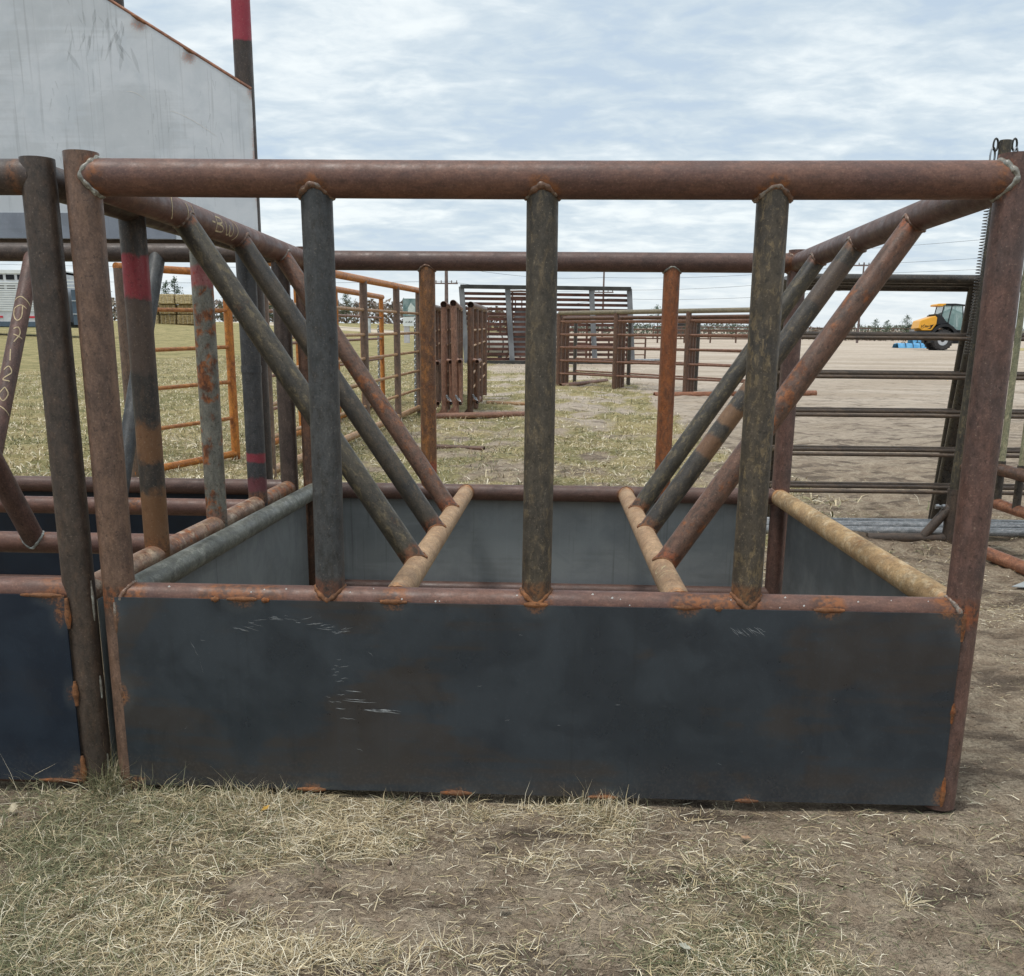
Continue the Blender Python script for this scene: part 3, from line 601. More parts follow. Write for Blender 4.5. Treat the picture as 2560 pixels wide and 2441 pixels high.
pl([(-.95+t*.1, 2.545-.05*t*t+.008*t) for t in np.linspace(0, 1, 8)], .0016); pl([(-.735+t*.235, 2.455-.12*t**1.4) for t in np.linspace(0, 1, 10)], .0018)
tag(mb.build('scratch_marks', M['white'], T), kind='stuff')
# grey smears left by wiping hands
M['smear'] = plain('grease_smear', (120, 124, 124), .6, .08, 30); M['smear'].node_tree.nodes['Principled BSDF'].inputs['Alpha'].default_value = .11
mb = MB()
for i in range(44):
    x, z = rs.gauss(-1.02, .13), rs.gauss(2.86, .09); L = rs.uniform(.03, .13); a_ = rs.uniform(-2.3, -.9); wd = rs.uniform(.003, .012)
    if z > wtop(x)-.04 or x > -.36: continue
    n = 5; vs = []
    for k in range(n+1):
        t = k/n; h = wd*math.sin(math.pi*min(.95, max(.05, t))); vs += [(x+L*t*math.cos(a_)-h, WY-.0006-i*2e-6, z+L*t*math.sin(a_)), (x+L*t*math.cos(a_)+h, WY-.0006-i*2e-6, z+L*t*math.sin(a_))]
    mb.add(vs, [(2*k, 2*k+2, 2*k+3, 2*k+1)[::-1] for k in range(n)])
for i in range(34):
    x, z = rs.choice((-.56, -.5, -1.3, -.8))+rs.uniform(-.07, .07), rs.uniform(2.2, 2.62); L = rs.uniform(.02, .06); a_ = rs.uniform(-1.9, -1.2); wd = rs.uniform(.0015, .004)
    mb.add([(x-wd, WY-.0007, z), (x+wd, WY-.0007, z), (x+L*math.cos(a_)+wd*.4, WY-.0007, z+L*math.sin(a_)), (x+L*math.cos(a_)-wd*.4, WY-.0007, z+L*math.sin(a_))], [(0, 1, 2, 3)])
for x in (-1.14, -1.08, -.83, -.80, -.53, -.42): mb.add([(x-.0012, WY-.0007, 2.0), (x+.0012, WY-.0007, 2.0), (x+.0016, WY-.0007, wtop(x)-.03), (x-.0014, WY-.0007, wtop(x)-.03)], [(0, 1, 2, 3)])
tag(mb.build('grease_smears', M['smear'], T), kind='stuff')

# ------------------------------------------------------------------ pipe fence panels on the left and middle
def chain_mesh(pts, link_l=.045, th=.006):
    mb = MB(); pts = [Vector(p) for p in pts]; acc = 0
    for a_, b_ in zip(pts, pts[1:]):
        d = b_-a_; n = max(1, int(d.length/(link_l*.72))); d0 = d.normalized(); u = d0.orthogonal().normalized(); v = d0.cross(u)
        for i in range(n):
            c = a_+d*((i+.5)/n); s_ = u if acc % 2 else v; acc += 1
            mb.path([c+d0*math.cos(t)*link_l*.5+s_*math.sin(t)*link_l*.28 for t in np.linspace(0, 2*math.pi, 9)[:-1]], th, 5, True)
    return mb
def fence_panel(name, label, a_, b_, zs, posts, r_top, r_rail, r_post, mt, mr, mp, base=True, group=None, r_base=None, mbase=None, hollow=False, cat='fence panel', topover=0.0, sink=.0):
    a_, b_ = Vector((a_[0], a_[1], GH(*a_))), Vector((b_[0], b_[1], GH(*b_))); d = b_-a_
    t = thing(name, label, cat, a_, group)
    top = zs[-1]; dn = d.normalized(); u1 = Vector((0, 0, 1))
    for i, z in enumerate(zs):
        last = i == len(zs)-1
        if last: pipe('top_rail', u1*z-dn*topover, d+u1*z+dn*topover, r_top, M[mt], t, seg=14, ring=.3, hollow0=hollow, hollow1=hollow)
        elif i == 0 and base: pipe('base_rail', u1*z, d+u1*z, r_base or r_top, M[mbase or mt], t, seg=14, ring=.3)
        else: pipe('rail', u1*z, d+u1*z, r_rail, M[mr], t, seg=10, ring=.4)
    for f in posts:
        p = d*f; pipe('post', p+u1*(-.02-sink), p+u1*(top-r_top*.4), r_post*1.003, M[mp[posts.index(f)] if isinstance(mp, tuple) else mp], t, seg=14, ring=.3)
    return t
zA = [.06, .44, .82, 1.18, 1.55, 1.92]
fence_panel('fence_panel', 'orange rusted pipe fence panel nearest the hay bales, behind the left feeder', (-2.74, 6.7), (-2.21, 8.25), zA, (0.02, .985), .036, .020, .045, 'fo', 'fo2', ('fb', 'fo'))
fence_panel('fence_panel', 'orange rusted pipe fence panel running away behind the grey-posted one', (-2.10, 8.35), (-2.02, 16.9), zA, (.01, .27, .53, .77, .985), .045, .020, .042, 'fo', 'fr', 'fo', hollow=False)
zB = [.07, .38, .68, .99, 1.29, 1.6, 1.97]
B = fence_panel('fence_panel', 'long fence panel with grey-brown posts, pale rails and orange top rail', (-1.44, 6.7), (-1.06, 14.9), zB, (.01, .25, .50, .76, .985), .045, .020, .050, 'fo', 'ft', 'fb', r_base=.045, mbase='ft')
for (x, y, z) in ((-1.06, 14.88, 1.97), (-2.02, 16.88, 1.85)):
    g0 = GH(x, y); c_ = chain_mesh([(x-.07, y-.06, g0+z-.45), (x-.08, y-.06, g0+.05)], .07, .009).build('chain', M['chain'], None, smooth=60)
    tag(c_, 'galvanised chain hanging down the end post of the %s' % ('grey-posted fence panel' if x > -1.5 else 'far orange fence panel'), 'chain')
# stack of portable panels seen end on
names = ('leftmost of the brown corral panels standing edge-on, half behind a rusty upright', 'second from left of the brown corral panels standing edge-on', 'grey-brown corral panel standing edge-on, third from left', 'reddish corral panel standing edge-on, rightmost of that row')
for i, (x, y, dx, mk) in enumerate(((-.80, 14.35, -.36, 'fb'), (-.55, 13.95, -.36, 'fr'), (-.38, 13.75, -.35, 'fr'), (-.145, 14.2, -.12, 'fd'))):
    L = 5.0; a_ = Vector((x, y, GH(x, y))); b_ = Vector((x+dx, y+L, float(gz(x+dx, y+L)))); d = b_-a_; up = Vector((0, 0, 1))
    t = thing('corral_panel', names[i], 'corral panel', a_, 'corral panels standing edge-on')
    lx = (.03, 0, .06, -.02)[i]
    pipe('post', (lx*.6, 0, 0), (0, 0, 1.70), .052, M[mk], t, seg=14, ring=.3)
    pipe('top_rail', (0, -.05, 1.74), d+up*1.74, .054, M[mk], t, seg=16, ring=.4, hollow0=True)
    for f in (.3, .62, 1): pipe('post', d*f+up*0, d*f+up*1.70, .05, M['fd'], t, seg=12, ring=.4)
    for z in (1.35, 1.1, .66, .42): pipe('rail', d*.0+up*z, d*.99+up*z, .018, M['ft'], t, seg=8, ring=.5)
    off = Vector((.11, -.02, 0))
    pipe('mid_rail', off+Vector((0, -.12, .86)), off+d*.14+up*.86, .036, M['fr'], t, seg=14, hollow0=True)
    pipe('bracket_stub', (0, .0, .90), off+Vector((0, .0, .87)), .03, M['fr'], t, seg=10)
    pipe('short_post', off+up*.22, off+up*.84, .036, M[mk], t, seg=12, ring=.3); pipe('low_rail', off+Vector((0, -.12, .22)), off+d*.14+up*.24, .032, M['fr'], t, seg=14, hollow0=True)
    pipe('bracket_stub', (0, .0, .26), off+Vector((0, .0, .25)), .03, M['fr'], t, seg=10)
    MB().add([(-.01, -.02, .0), (-.16, -.02, .0), (-.01, -.02, .17), (-.01, .0, .0), (-.16, .0, .0), (-.01, .0, .17)], [(0, 2, 1), (3, 4, 5), (0, 1, 4, 3), (1, 2, 5, 4), (2, 0, 3, 5)]).build('foot_gusset', M[mk], t)
    if i: chain_mesh([(.03, -.06, .34), (.1, -.10, .26), (.14, -.1, .20)], .06, .008).build('chain', M['chain'], t, smooth=60)
def lying(label, a_, b_, r, mk):
    a_, b_ = Vector((a_[0], a_[1], GH(*a_)+r*.6)), Vector((b_[0], b_[1], GH(*b_)+r*.6))
    o = pipe('steel_pipe', (0, 0, 0), b_-a_, r, M[mk], None, seg=14, ring=.2, hollow0=True, hollow1=True); o.location = a_
    return tag(o, label, 'pipe')
lying('long tan pipe lying across the grass at the feet of the edge-on panels', (-.75, 13.4), (.75, 14.0), .05, 'fr')
lying('short dark pipe lying in the grass behind the feeder back rail', (-.25, 9.7), (.40, 9.5), .035, 'fd')
lying('thin pale pipe lying in the grass right of the edge-on panels', (-.05, 16.6), (1.0, 16.9), .035, 'ft')
# big slatted steel frame
a_ = Vector((-2.25, 38.0, float(gz(-2.25, 38)))); d = Vector((6.5, 1.2, .03))
t = thing('slatted_frame', 'large leaning steel windbreak frame with many reddish slats, in the middle distance', 'steel frame', a_)
M['galv'] = plain('grey_channel_steel', (128, 130, 134), .5, .25, 3, stretch=(1, 1, .4)); M['slat'] = plain('red_brown_slat', (104, 70, 60), .6, .3, 2); M['dkst'] = plain('dark_channel_steel', (72, 72, 70), .6, .25, 3)
up = Vector((-.22, .10, 2.86))
def obox(p0, p1, hw, hh, name, mat, parent, upv=(0, 0, 1)):
    p0, p1 = Vector(p0), Vector(p1); d = (p1-p0).normalized(); s_ = d.cross(Vector(upv)).normalized(); u_ = s_.cross(d)
    vs = [p+s_*(sx*hw)+u_*(sz*hh) for p in (p0, p1) for sx, sz in ((-1, -1), (1, -1), (1, 1), (-1, 1))]
    return MB().add(vs, [(0, 1, 2, 3)[::-1], (4, 5, 6, 7)[::-1], (0, 1, 5, 4)[::-1], (1, 2, 6, 5)[::-1], (2, 3, 7, 6)[::-1], (3, 0, 4, 7)[::-1]]).build(name, mat, parent)
for f in (0.0, .27, .77, 1.0): obox(d*f+Vector((0, -.0, 0)), d*f+up, .10, .06, 'frame_post', M['galv'], t, (0, 1, 0))
obox(up-d*.006, up+d*1.006, .12, .07, 'top_beam', M['dkst'], t); obox(Vector((0, 0, .03)), d+Vector((0, 0, .03)), .12, .08, 'base_beam', M['dkst'], t)
for i in range(14): z = (i+.9)/15.2; obox(up*z+Vector((0, .13, 0)), up*z+d+Vector((0, .13, 0)), .03, .055, 'slat', M['slat'], t)
# machinery and steel stock standing behind that frame
t = thing('steel_bin', 'grey steel bin standing behind the slatted frame', 'bin', (-.75, 44, float(gz(-.75, 44))))
M['bin'] = plain('bin_grey_steel', (122, 124, 126), .6, .3, 1.2, bump=.2)
MB().prism([(0, .1), (1.5, .1), (1.6, 2.1), (.1, 2.1)], 0, 1.5).build('body', M['bin'], t, bevel=.03); MB().box((-.05, -.04, 2.1), (1.7, 1.54, 2.2)).build('lid', M['dkst'], t); MB().box((0, -.03, .95), (1.6, -.002, 1.05)).build('rib', M['dkst'], t)
for i in range(6): MB().box((.1+i*.28, -.01, 2.2), (.15+i*.28, .04, 2.55)).build('bar', M['slat'], t)
MB().box((.05, -.02, 2.55), (1.65, .05, 2.6)).build('bar', M['slat'], t)
t = thing('tank', 'pale round tank lying behind the left bay of the slatted frame', 'tank', (-1.6, 43, float(gz(-1.6, 43))))
pipe('drum', (-.6, 0, .62), (.6, .3, .62), .5, plain('tank_pale_paint', (196, 196, 190), .5, .12), t, seg=28)
pipe('drum_band', (-.3, .07, .62), (-.25, .09, .62), .51, M['dkst'], t, seg=28); pipe('drum_band', (.3, .22, .62), (.35, .24, .62), .51, M['dkst'], t, seg=28)
for x in (-.35, .35): MB().box((x-.06, -.4, 0), (x+.06, .7, .25)).build('cradle', M['dkst'], t)
fence_panel('corral_panel', 'dark rusty corral panel with many posts behind the slatted frame', (-2.0, 47), (2.6, 46.2), [.3, .7, 1.1, 1.5, 1.85], (0, .12, .2, .33, .45, .6, .75, .88, 1), .05, .03, .05, 'fd', 'fd', 'fd', base=False, cat='corral panel')
fence_panel('corral_panel', 'tall square-framed rusty panel rising behind the grey steel bin', (-1.1, 46), (1.0, 45.4), [.4, 1.2, 2.0, 2.7, 2.95], (0, .12, .5, .64, .78, 1), .04, .03, .04, 'fd', 'fd', 'fd', base=False, cat='corral panel')
fence_panel('corral_panel', 'low rusty panel leaning among scrap right of the slatted frame', (2.7, 44), (5.3, 46), [.2, .45, .7, .95], (0, .33, .66, 1), .04, .025, .04, 'fr', 'fr', 'fd', base=False, cat='corral panel')
for i, (x, y, L) in enumerate(((3.0, 42, 2.4), (3.3, 42.6, 2.0), (4.6, 43.0, 1.5))): lying(('long', 'middle', 'short')[i]+' grey scrap pipe of the heap beyond the right end of the slatted frame', (x, y), (x+L, y+.4+.2*i), .06, 'shiny')
# nested stack of panels to the right of the middle upright
a0, b0 = Vector((1.29, 23.72)), Vector((5.7, 19.1)); zF = [.30, .62, .94, 1.25, 1.56, 1.76]
lab = ('front panel of the nested rusty panel stack behind the middle upright', 'second panel of the nested rusty panel stack behind the middle upright', 'third panel of the nested rusty panel stack behind the middle upright', 'dark back panel standing clear behind the nested rusty panel stack')
for i, (dx, dy) in enumerate(((0, 0), (.11, .32), (.21, .62), (.44, 1.65))):
    fence_panel('corral_panel', lab[i], (a0.x+dx, a0.y+dy), (b0.x+dx, b0.y+dy), zF[:-1]+[zF[-1]-(.10 if i else 0)], (.0, .305, .645, .98), .052 if i == 0 else .04, .021, .062 if i < 3 else .05, 'ftop' if i == 0 else 'fd', 'fr', 'fd' if i < 3 else 'blk', base=False, group='nested corral panels', cat='corral panel', hollow=True)
lying('rusty pipe on the ground running right from the foot of the nested stack', (3.35, 19.7), (7.0, 20.6), .07, 'rustp')
lying('thin rusty pipe lying at the left foot of the nested stack', (1.35, 22.9), (2.6, 25.5), .05, 'fr')
# black panels on the right
zG = [.06, .30, .56, .83, 1.09, 1.35, 1.72]
for i, (dy, lbl) in enumerate(((0, 'front one of the oily black corral panels seen through the right side'), (.10, 'middle one of the oily black corral panels seen through the right side'), (.20, 'rear one of the oily black corral panels seen through the right side'))):
    y = 4.48+dy; g0 = Vector((2.80, y, GH(2.9, y)))
    t = thing('corral_panel', lbl, 'corral panel', g0, 'black corral panels on the right')
    for z in zG[1:-1]: pipe('rail', (0, 0, z+i*.004), (4.6, .12, z+i*.004), .0135, M['blk2'], t, seg=12, ring=.5)
    pipe('top_rail', (0, 0, 1.735-i*.03), (4.6, .12, 1.735-i*.03), .030, M['blk'], t, seg=16, ring=.5)
    pipe('base_rail', (-.1, -.09+.02*i, .035), (4.6, .03+.02*i, .035), .030, M['shiny'], t, seg=16, ring=.3)
    if i != 1:
        for x0 in (.02, 1.31, 3.6):
            dxl = .05 if x0 > .5 else .03
            pipe('leg', (x0, -.0, 1.73), (x0+dxl, .52-dy if i == 0 else .42, .0), .052 if i == 0 else .03, M['blk'], t, seg=16, ring=.3)
# ------------------------------------------------------------------ spring-loaded gate at the right edge
hb = Vector((3.955, 4.2, GH(3.955, 4.2)))
t = thing('spring_gate', 'rusty pipe gate frame with tall post, coil spring and green-grey bars, right edge', 'gate', hb)
lt = lambda p: Vector(p)-hb
pipe('post_socket', (0, 0, 0), (.008, 0, .36), .046, M['nbpost'], t, seg=20); pipe('post_socket_collar', (.008, 0, .34), (.009, 0, .372), .050, M['nbpost'], t, seg=20)
pipe('tall_post', (.009, 0, .372), (.068, 0, 2.55), .038, M['slant'], t, seg=20, hollow1=True)
pipe('foot_pipe', (-.55, .0, .03), (.03, 0, .035), .036, M['nbpost'], t, seg=16); pipe('foot_brace', (.0, 0, .27), (-.17, 0, .05), .033, M['nbpost'], t, seg=16)
pipe('set_bolt', (-.10, -.01, .255), (-.03, 0, .255), .008, M['chain'], t, seg=8); pipe('bolt_head', (-.115, -.012, .255), (-.095, -.012, .255), .017, M['chain'], t, seg=6); pipe('bolt_nut', (-.07, -.01, .255), (-.055, -.01, .255), .017, M['chain'], t, seg=6)
s0, s1 = lt((3.935, 4.13, 2.33)), lt((3.912, 4.13, 1.30)); n = 56; dsp = s1-s0
MB().path([s0+dsp*(i/(n*10))+Vector((math.cos(i*2*math.pi/10), math.sin(i*2*math.pi/10), 0))*.019 for i in range(n*10)], .0028, 6).build('coil_spring', M['blk'], t, smooth=60)
MB().path([s0, s0+Vector((.01, 0, .03)), Vector((.03, -.04, 2.44))], .004, 6).build('spring_hook', M['chain'], t)
for sx in (-1, 1):
    cx = .066+sx*.058
    for k, (zc, hh, mk) in enumerate(((2.525, .036, 'dkst'), (2.455, .055, 'chain'))):
        pts = [Vector((cx+sx*.012*k+math.sin(a2)*.018, math.sin(a2)*.01, zc+math.cos(a2)*hh)) for a2 in np.linspace(0, 2*math.pi, 17)[:-1]]
        MB().path(pts, .0065, 6, True).build('chain_link', M[mk], t, smooth=60)
mA, mB_ = lt((4.155, 4.1, .577)), lt((4.10, 2.2, .60)); lA, lB = lt((4.15, 4.1, .357)), lt((4.24, 2.2, .34))
pipe('mid_rail', mA, mB_, .040, M['fd'], t, seg=18, ring=.1); pipe('low_rail', lA, lB, .036, M['rustp'], t, seg=18, ring=.1)
pipe('corner_stub', lt((3.96, 4.2, .36)), lA, .036, M['rustp'], t, seg=16); pipe('corner_stub', lt((3.97, 4.2, .577)), mA, .038, M['fd'], t, seg=16)
for y in (3.98, 3.70, 3.42, 3.0, 2.6):
    x = 4.155+(4.1-y)*.012
    pipe('gate_bar', lt((x, y, .60)), lt((x, y, 1.95)), .020, M['green'], t, seg=14, ring=.2); pipe('bar_sleeve', lt((x, y, .36)), lt((x, y, .635)), .025, M['blk'], t, seg=14)
pipe('top_rail', lt((4.02, 4.2, 1.97)), lt((4.2, 2.2, 1.97)), .03, M['green'], t, seg=14)
lying('red-rusted pipe lying on the dirt right of the feeder corner post', (3.98, 4.05), (4.16, 3.0), .042, 'rustp')
o = MB().add([(0, 0, 0), (.75, -.25, .0), (.9, .12, .015), (.12, .10, .012), (0, 0, .004), (.75, -.25, .004), (.9, .12, .019), (.12, .10, .016)], [(3, 2, 1, 0), (4, 5, 6, 7), (0, 1, 5, 4), (1, 2, 6, 5), (2, 3, 7, 6), (3, 0, 4, 7)]).build('steel_sheet', plain('sheet_grey_steel', (168, 172, 172), .4, .15), None)
o.location = (3.86, 2.95, GH(3.9, 2.95)+.012); tag(o, 'pale grey sheet steel offcut lying on the dirt at the right edge', 'steel sheet')

# ------------------------------------------------------------------ wheel loader
GL = lambda x, y: float(gz(x, y))
M['yel'] = plain('yellow_loader_paint', (238, 172, 52), .35, .06, 2, spec=.5); M['blkp'] = plain('black_plastic', (44, 46, 50), .55, .2, 3); M['tyre'] = plain('rubber_tyre', (72, 70, 70), .85, .25, 8)
M['rim'] = plain('white_rim_paint', (214, 216, 220), .45, .08); M['mark'] = plain('black_decal', (30, 30, 32), .6, .1)
m, nt, b = new_mat('cab_glass'); b.inputs['Base Color'].default_value = rgb(150, 186, 184); b.inputs['Roughness'].default_value = .08; b.inputs['Alpha'].default_value = .55; b.inputs['Specular IOR Level'].default_value = .8; M['glass'] = m
LX, LY = 26.6, 74.0
t = thing('wheel_loader', 'yellow and black wheel loader with glass cab parked in the dirt yard', 'loader', (LX, LY, GL(LX, LY)))
zp = lambda pts: [((x-440)/339, (1340-y)/339) for x, y in pts]
hw = .85
MB().prism(zp([(440, 900), (820, 900), (790, 1080), (470, 1080), (440, 1000)]), -hw, hw).build('counterweight', M['blkp'], t, bevel=.04)
hood = MB().prism(zp([(470, 838), (505, 660), (850, 545), (900, 590), (895, 740), (800, 888), (560, 888), (540, 850)]), -hw+.05, hw-.05).build('hood', M['yel'], t, bevel=.05)
mb = MB()
for k, pts in enumerate(([(530, 825), (545, 760), (560, 760), (548, 825)], [(560, 800), (610, 735), (618, 745), (575, 810)], [(560, 835), (640, 790), (640, 800), (570, 840)], [(620, 770), (740, 780), (735, 795), (625, 788)], [(740, 770), (830, 745), (770, 845), (680, 850), (760, 815)], [(630, 800), (700, 800), (695, 812), (630, 812)])):
    mb.add([(x, -hw+.045, z) for x, z in zp(pts)], [tuple(range(len(pts)))])
mb.build('decal', M['mark'], hood)
MB().prism(zp([(850, 500), (1010, 540), (1160, 720), (900, 760), (900, 590)]), -hw+.08, hw-.08).build('engine_cover', M['blkp'], t, bevel=.03)
MB().prism(zp([(820, 1080), (900, 860), (1700, 860), (1760, 1100), (1500, 1180), (820, 1180)]), -.45, .45).build('chassis', M['blkp'], t, bevel=.03)
arc = [(1085+math.cos(a2)*320, 1060-math.sin(a2)*330) for a2 in np.linspace(R(200), R(-10), 14)]; arci = [(1085+math.cos(a2)*262, 1060-math.sin(a2)*268) for a2 in np.linspace(R(-10), R(200), 14)]
for y0, y1 in ((-hw-.12, -.35), (.35, hw+.12)): MB().prism(zp(arc+arci), y0, y1).build('fender', M['blkp'], t)
def wheel(x, y, r, wdt):
    mb = MB(); prof = [(-wdt/2, r*.55), (-wdt/2, r*.9), (-wdt*.36, r), (wdt*.36, r), (wdt/2, r*.9), (wdt/2, r*.55)]; sg = 28
    vs = [(x+math.cos(2*math.pi*k/sg)*rr, y+yy_, r+math.sin(2*math.pi*k/sg)*rr) for k in range(sg) for yy_, rr in prof]
    n = len(prof); fs = [(k*n+i, ((k+1) % sg)*n+i, ((k+1) % sg)*n+i+1, k*n+i+1) for k in range(sg) for i in range(n-1)]
    w_ = mb.add(vs, fs)
    for k in range(22):
        a2 = 2*math.pi*k/22; ca, sa = math.cos(a2), math.sin(a2); ca2, sa2 = math.cos(a2+.13), math.sin(a2+.13)
        for s_ in (-1, 1):
            w_.add([(x+c*q, y+s_*yq, r+s2*q) for (c, s2, yq) in ((ca, sa, 0.02), (ca2, sa2, 0.02), (ca2, sa2, wdt*.5), (ca, sa, wdt*.5)) for q in (r*.95, r*1.045)], [(1, 3, 5, 7), (0, 1, 3, 2), (2, 3, 5, 4), (4, 5, 7, 6), (6, 7, 1, 0)])
    ty = w_.build('tyre', M['tyre'], None)
    root = bpy.data.objects.new('wheel', None); COL.objects.link(root); root.parent = t; ty.parent = root
    pipe('rim', (x, y-wdt*.30, r), (x, y+wdt*.30, r), r*.56, M['rim'], root, seg=24); pipe('hub', (x, y-wdt*.36, r), (x, y+wdt*.36, r), r*.2, M['blkp'], root, seg=12)
for x in (1.86, 4.35):
    for y in (-.72, .72): wheel(x, y, .70, .48)
cabp = dict(bl=(985, 600), tl=(1035, 300), tr=(1470, 290), br=(1545, 880), bm=(1390, 880), bk=(1165, 715))
def bar(n, a2, b2, y, r=.035): (x0, z0), (x1, z1) = zp([a2, b2]); return pipe(n, (x0, y, z0), (x1, y, z1), r, M['blkp'], t, seg=8)
for y in (-.72, .72):
    for a2, b2 in ((cabp['bl'], cabp['tl']), (cabp['bk'], (1225, 295)), (cabp['tr'], cabp['br']), (cabp['bk'], cabp['bm']), (cabp['bl'], cabp['bk']), (cabp['bm'], cabp['br'])): bar('cab_pillar', a2, b2, y)
    MB().add([(x, y*.985, z) for x, z in zp([cabp['bl'], cabp['bk'], (1225, 300), cabp['tl']])], [(0, 1, 2, 3)]).build('window_pane', M['glass'], t)
    MB().add([(x, y*.985, z) for x, z in zp([cabp['bk'], cabp['bm'], cabp['br'], cabp['tr'], (1225, 300)])], [(0, 1, 2, 3, 4)]).build('window_pane', M['glass'], t)
(x0, z0), (x1, z1) = zp([(1480, 300), (1590, 870)]); MB().add([(x0, -.7, z0), (x1, -.7, z1), (x1, .7, z1), (x0, .7, z0)], [(0, 1, 2, 3)]).build('windscreen', M['glass'], t)
MB().prism(zp([(1080, 265), (1300, 262), (1600, 292), (1600, 312), (1060, 312)]), -.76, .76).build('cab_roof', M['blkp'], t, bevel=.02); MB().prism(zp([(870, 290), (900, 268), (1085, 262), (1075, 330), (880, 320)]), -.7, .7).build('roof_visor', M['yel'], t, bevel=.02)
MB().prism(zp([(1180, 600), (1330, 600), (1330, 480), (1360, 480), (1370, 760), (1180, 760)]), -.25, .25).build('seat', M['blkp'], t, bevel=.04)
MB().prism(zp([(1660, 580), (1780, 560), (2150, 900), (2150, 980), (2060, 980), (1740, 700)]), -.35, .35).build('boom', M['yel'], t, bevel=.03); MB().prism(zp([(1560, 560), (1690, 560), (1760, 1000), (1560, 1000)]), -.5, .5).build('boom_tower', M['blkp'], t, bevel=.03)
MB().prism(zp([(2120, 860), (2260, 820), (2420, 1290), (2200, 1300), (2110, 1100)]), -1.0, 1.0).build('bucket', M['blkp'], t, bevel=.03)
(x0, z0), = zp([(1600, 300)]); MB().box((x0, -.9, z0-.02), (x0+.5, -.87, z0+.02)).build('mirror_arm', M['blkp'], t); MB().box((x0+.42, -.95, z0-.35), (x0+.5, -.8, z0-.08)).build('mirror', M['blkp'], t)

# ------------------------------------------------------------------ buildings, tarp, sign
M['wallm'] = plain('building_siding', (170, 164, 166), .8, .12, 1.5); M['roofd'] = plain('building_roof', (70, 68, 72), .7, .2, 2)
def gable(label, x0, x1, y0, y1, eave, apex, over, wall, roofm, extra=None):
    g0 = GL((x0+x1)/2, y0); t = thing('building', label, 'building', ((x0+x1)/2, y0, g0), rz=-math.atan2((x0+x1)/2-1.25, y0+2.8)); hw_ = (x1-x0)/2; L = y1-y0
    MB().prism([(-hw_, 0), (hw_, 0), (hw_, eave), (0, apex), (-hw_, eave)], 0, L).build('wall', wall, t)
    k = (apex-eave)/hw_
    for s_ in (-1, 1):
        pts = [(0, apex+.04), (s_*(hw_+over), eave-k*over+.04), (s_*(hw_+over), eave-k*over+.30), (0, apex+.32)]
        MB().prism(pts if s_ < 0 else pts[::-1], -.15, L+.15).build('roof', roofm, t)
    return t
t = gable('grey gable-roofed building behind the yellow wheel loader', 67.8, 82, 200, 212, 1.9, 5.0, 1.0, M['wallm'], M['roofd'])
MB().box((-7.9, -1.6, .9), (-5.2, -1.4, 1.02)).build('eave_beam', M['roofd'], t); MB().box((-4.2, 2, 3.2), (-3.6, 2.6, 4.1)).build('roof_vent', M['roofd'], t)
MB().box((-1.2, -.08, 0), (1.6, -.01, 1.9)).build('door', M['roofd'], t)
M['shed'] = plain('shed_pale_metal', (206, 212, 218), .5, .15, 2)
t = gable('low pale metal shed with dark open bays in the far distance', 41.2, 48.6, 200, 205, 2.0, 2.6, .3, M['shed'], plain('shed_roof', (176, 176, 178), .6, .15))
for (x0, x1) in ((-3.5, -2.0), (1.4, 3.4)): MB().box((x0, -.05, .1), (x1, -.01, 1.85)).build('open_bay', M['mark'], t)
MB().box((-1.95, -.06, .1), (-.3, -.01, 1.85)).build('door_leaf', M['shed'], t); MB().box((-.25, -.06, .1), (1.3, -.01, 1.85)).build('door_leaf', M['shed'], t)
t = gable('small dark open shed at the far tree line', 22.5, 27.5, 200, 204, 1.6, 2.0, .2, plain('dark_shed', (92, 84, 82), .8, .2), M['roofd'])
M['tarp'] = plain('blue_tarp_plastic', (70, 140, 190), .55, .25, 3, c2=(112, 172, 210))
for i, (x, y, L, hh, lbl) in enumerate(((28.0, 82, 2.3, .42, 'low blue tarp-wrapped bundle on the yard left of the loader'), (32.4, 92, 1.6, 1.0, 'taller blue tarp-wrapped bundle behind the loader counterweight'))):
    t = thing('tarp_bundle', lbl, 'tarp bundle', (x, y, GL(x, y)))
    mb = MB(); n, k = 20, 8; vs = [(L*a2/n, 1.6*b2/k-.8, hh*(1-((b2-4)/4)**4*.9)*(.85+.25*math.sin(a2*1.7+b2)*.4) if 0 < b2 < k else 0) for b2 in range(k+1) for a2 in range(n+1)]
    mb.add(vs, [(b2*(n+1)+a2, b2*(n+1)+a2+1, (b2+1)*(n+1)+a2+1, (b2+1)*(n+1)+a2) for b2 in range(k) for a2 in range(n)]); mb.build('cover', M['tarp'], t)
    for f in (.25, .5, .75): MB().path([(L*f, 1.62*s_/8-.81, hh*(1-((s_-4)/4)**4*.9)*1.02+.02) for s_ in range(9)], .025, 5).build('strap', M['mark'], t)
o = MB().box((0, -.3, 0), (7.5, .3, .18)).build('timber_stack', plain('pale_timber', (222, 210, 160), .8, .1), None); o.location = (30.6, 75.5, GL(30.6, 75.5)); tag(o, 'pale yellow timber lying on the ground in front of the loader', 'timber')
fl = [(-.5, 0, 0), (0, 0, .0)]
for i in range(4):
    x, y = 17.4+i*.58, 86.0; o = MB().tube((0, -.35, .26), (0, .35, .26), .25, seg=16).build('roll', plain('pale_roll_%d' % i, (214, 204, 176), .8, .1) if i == 0 else bpy.data.materials['pale_roll_0'], None, smooth=40); o.location = (x, y, GL(x, y)-.005)
    tag(o, ('leftmost', 'second from left', 'third from left', 'rightmost')[i]+' of four small pale rolls lined up on the far yard', 'roll', 'four pale rolls on the far yard')
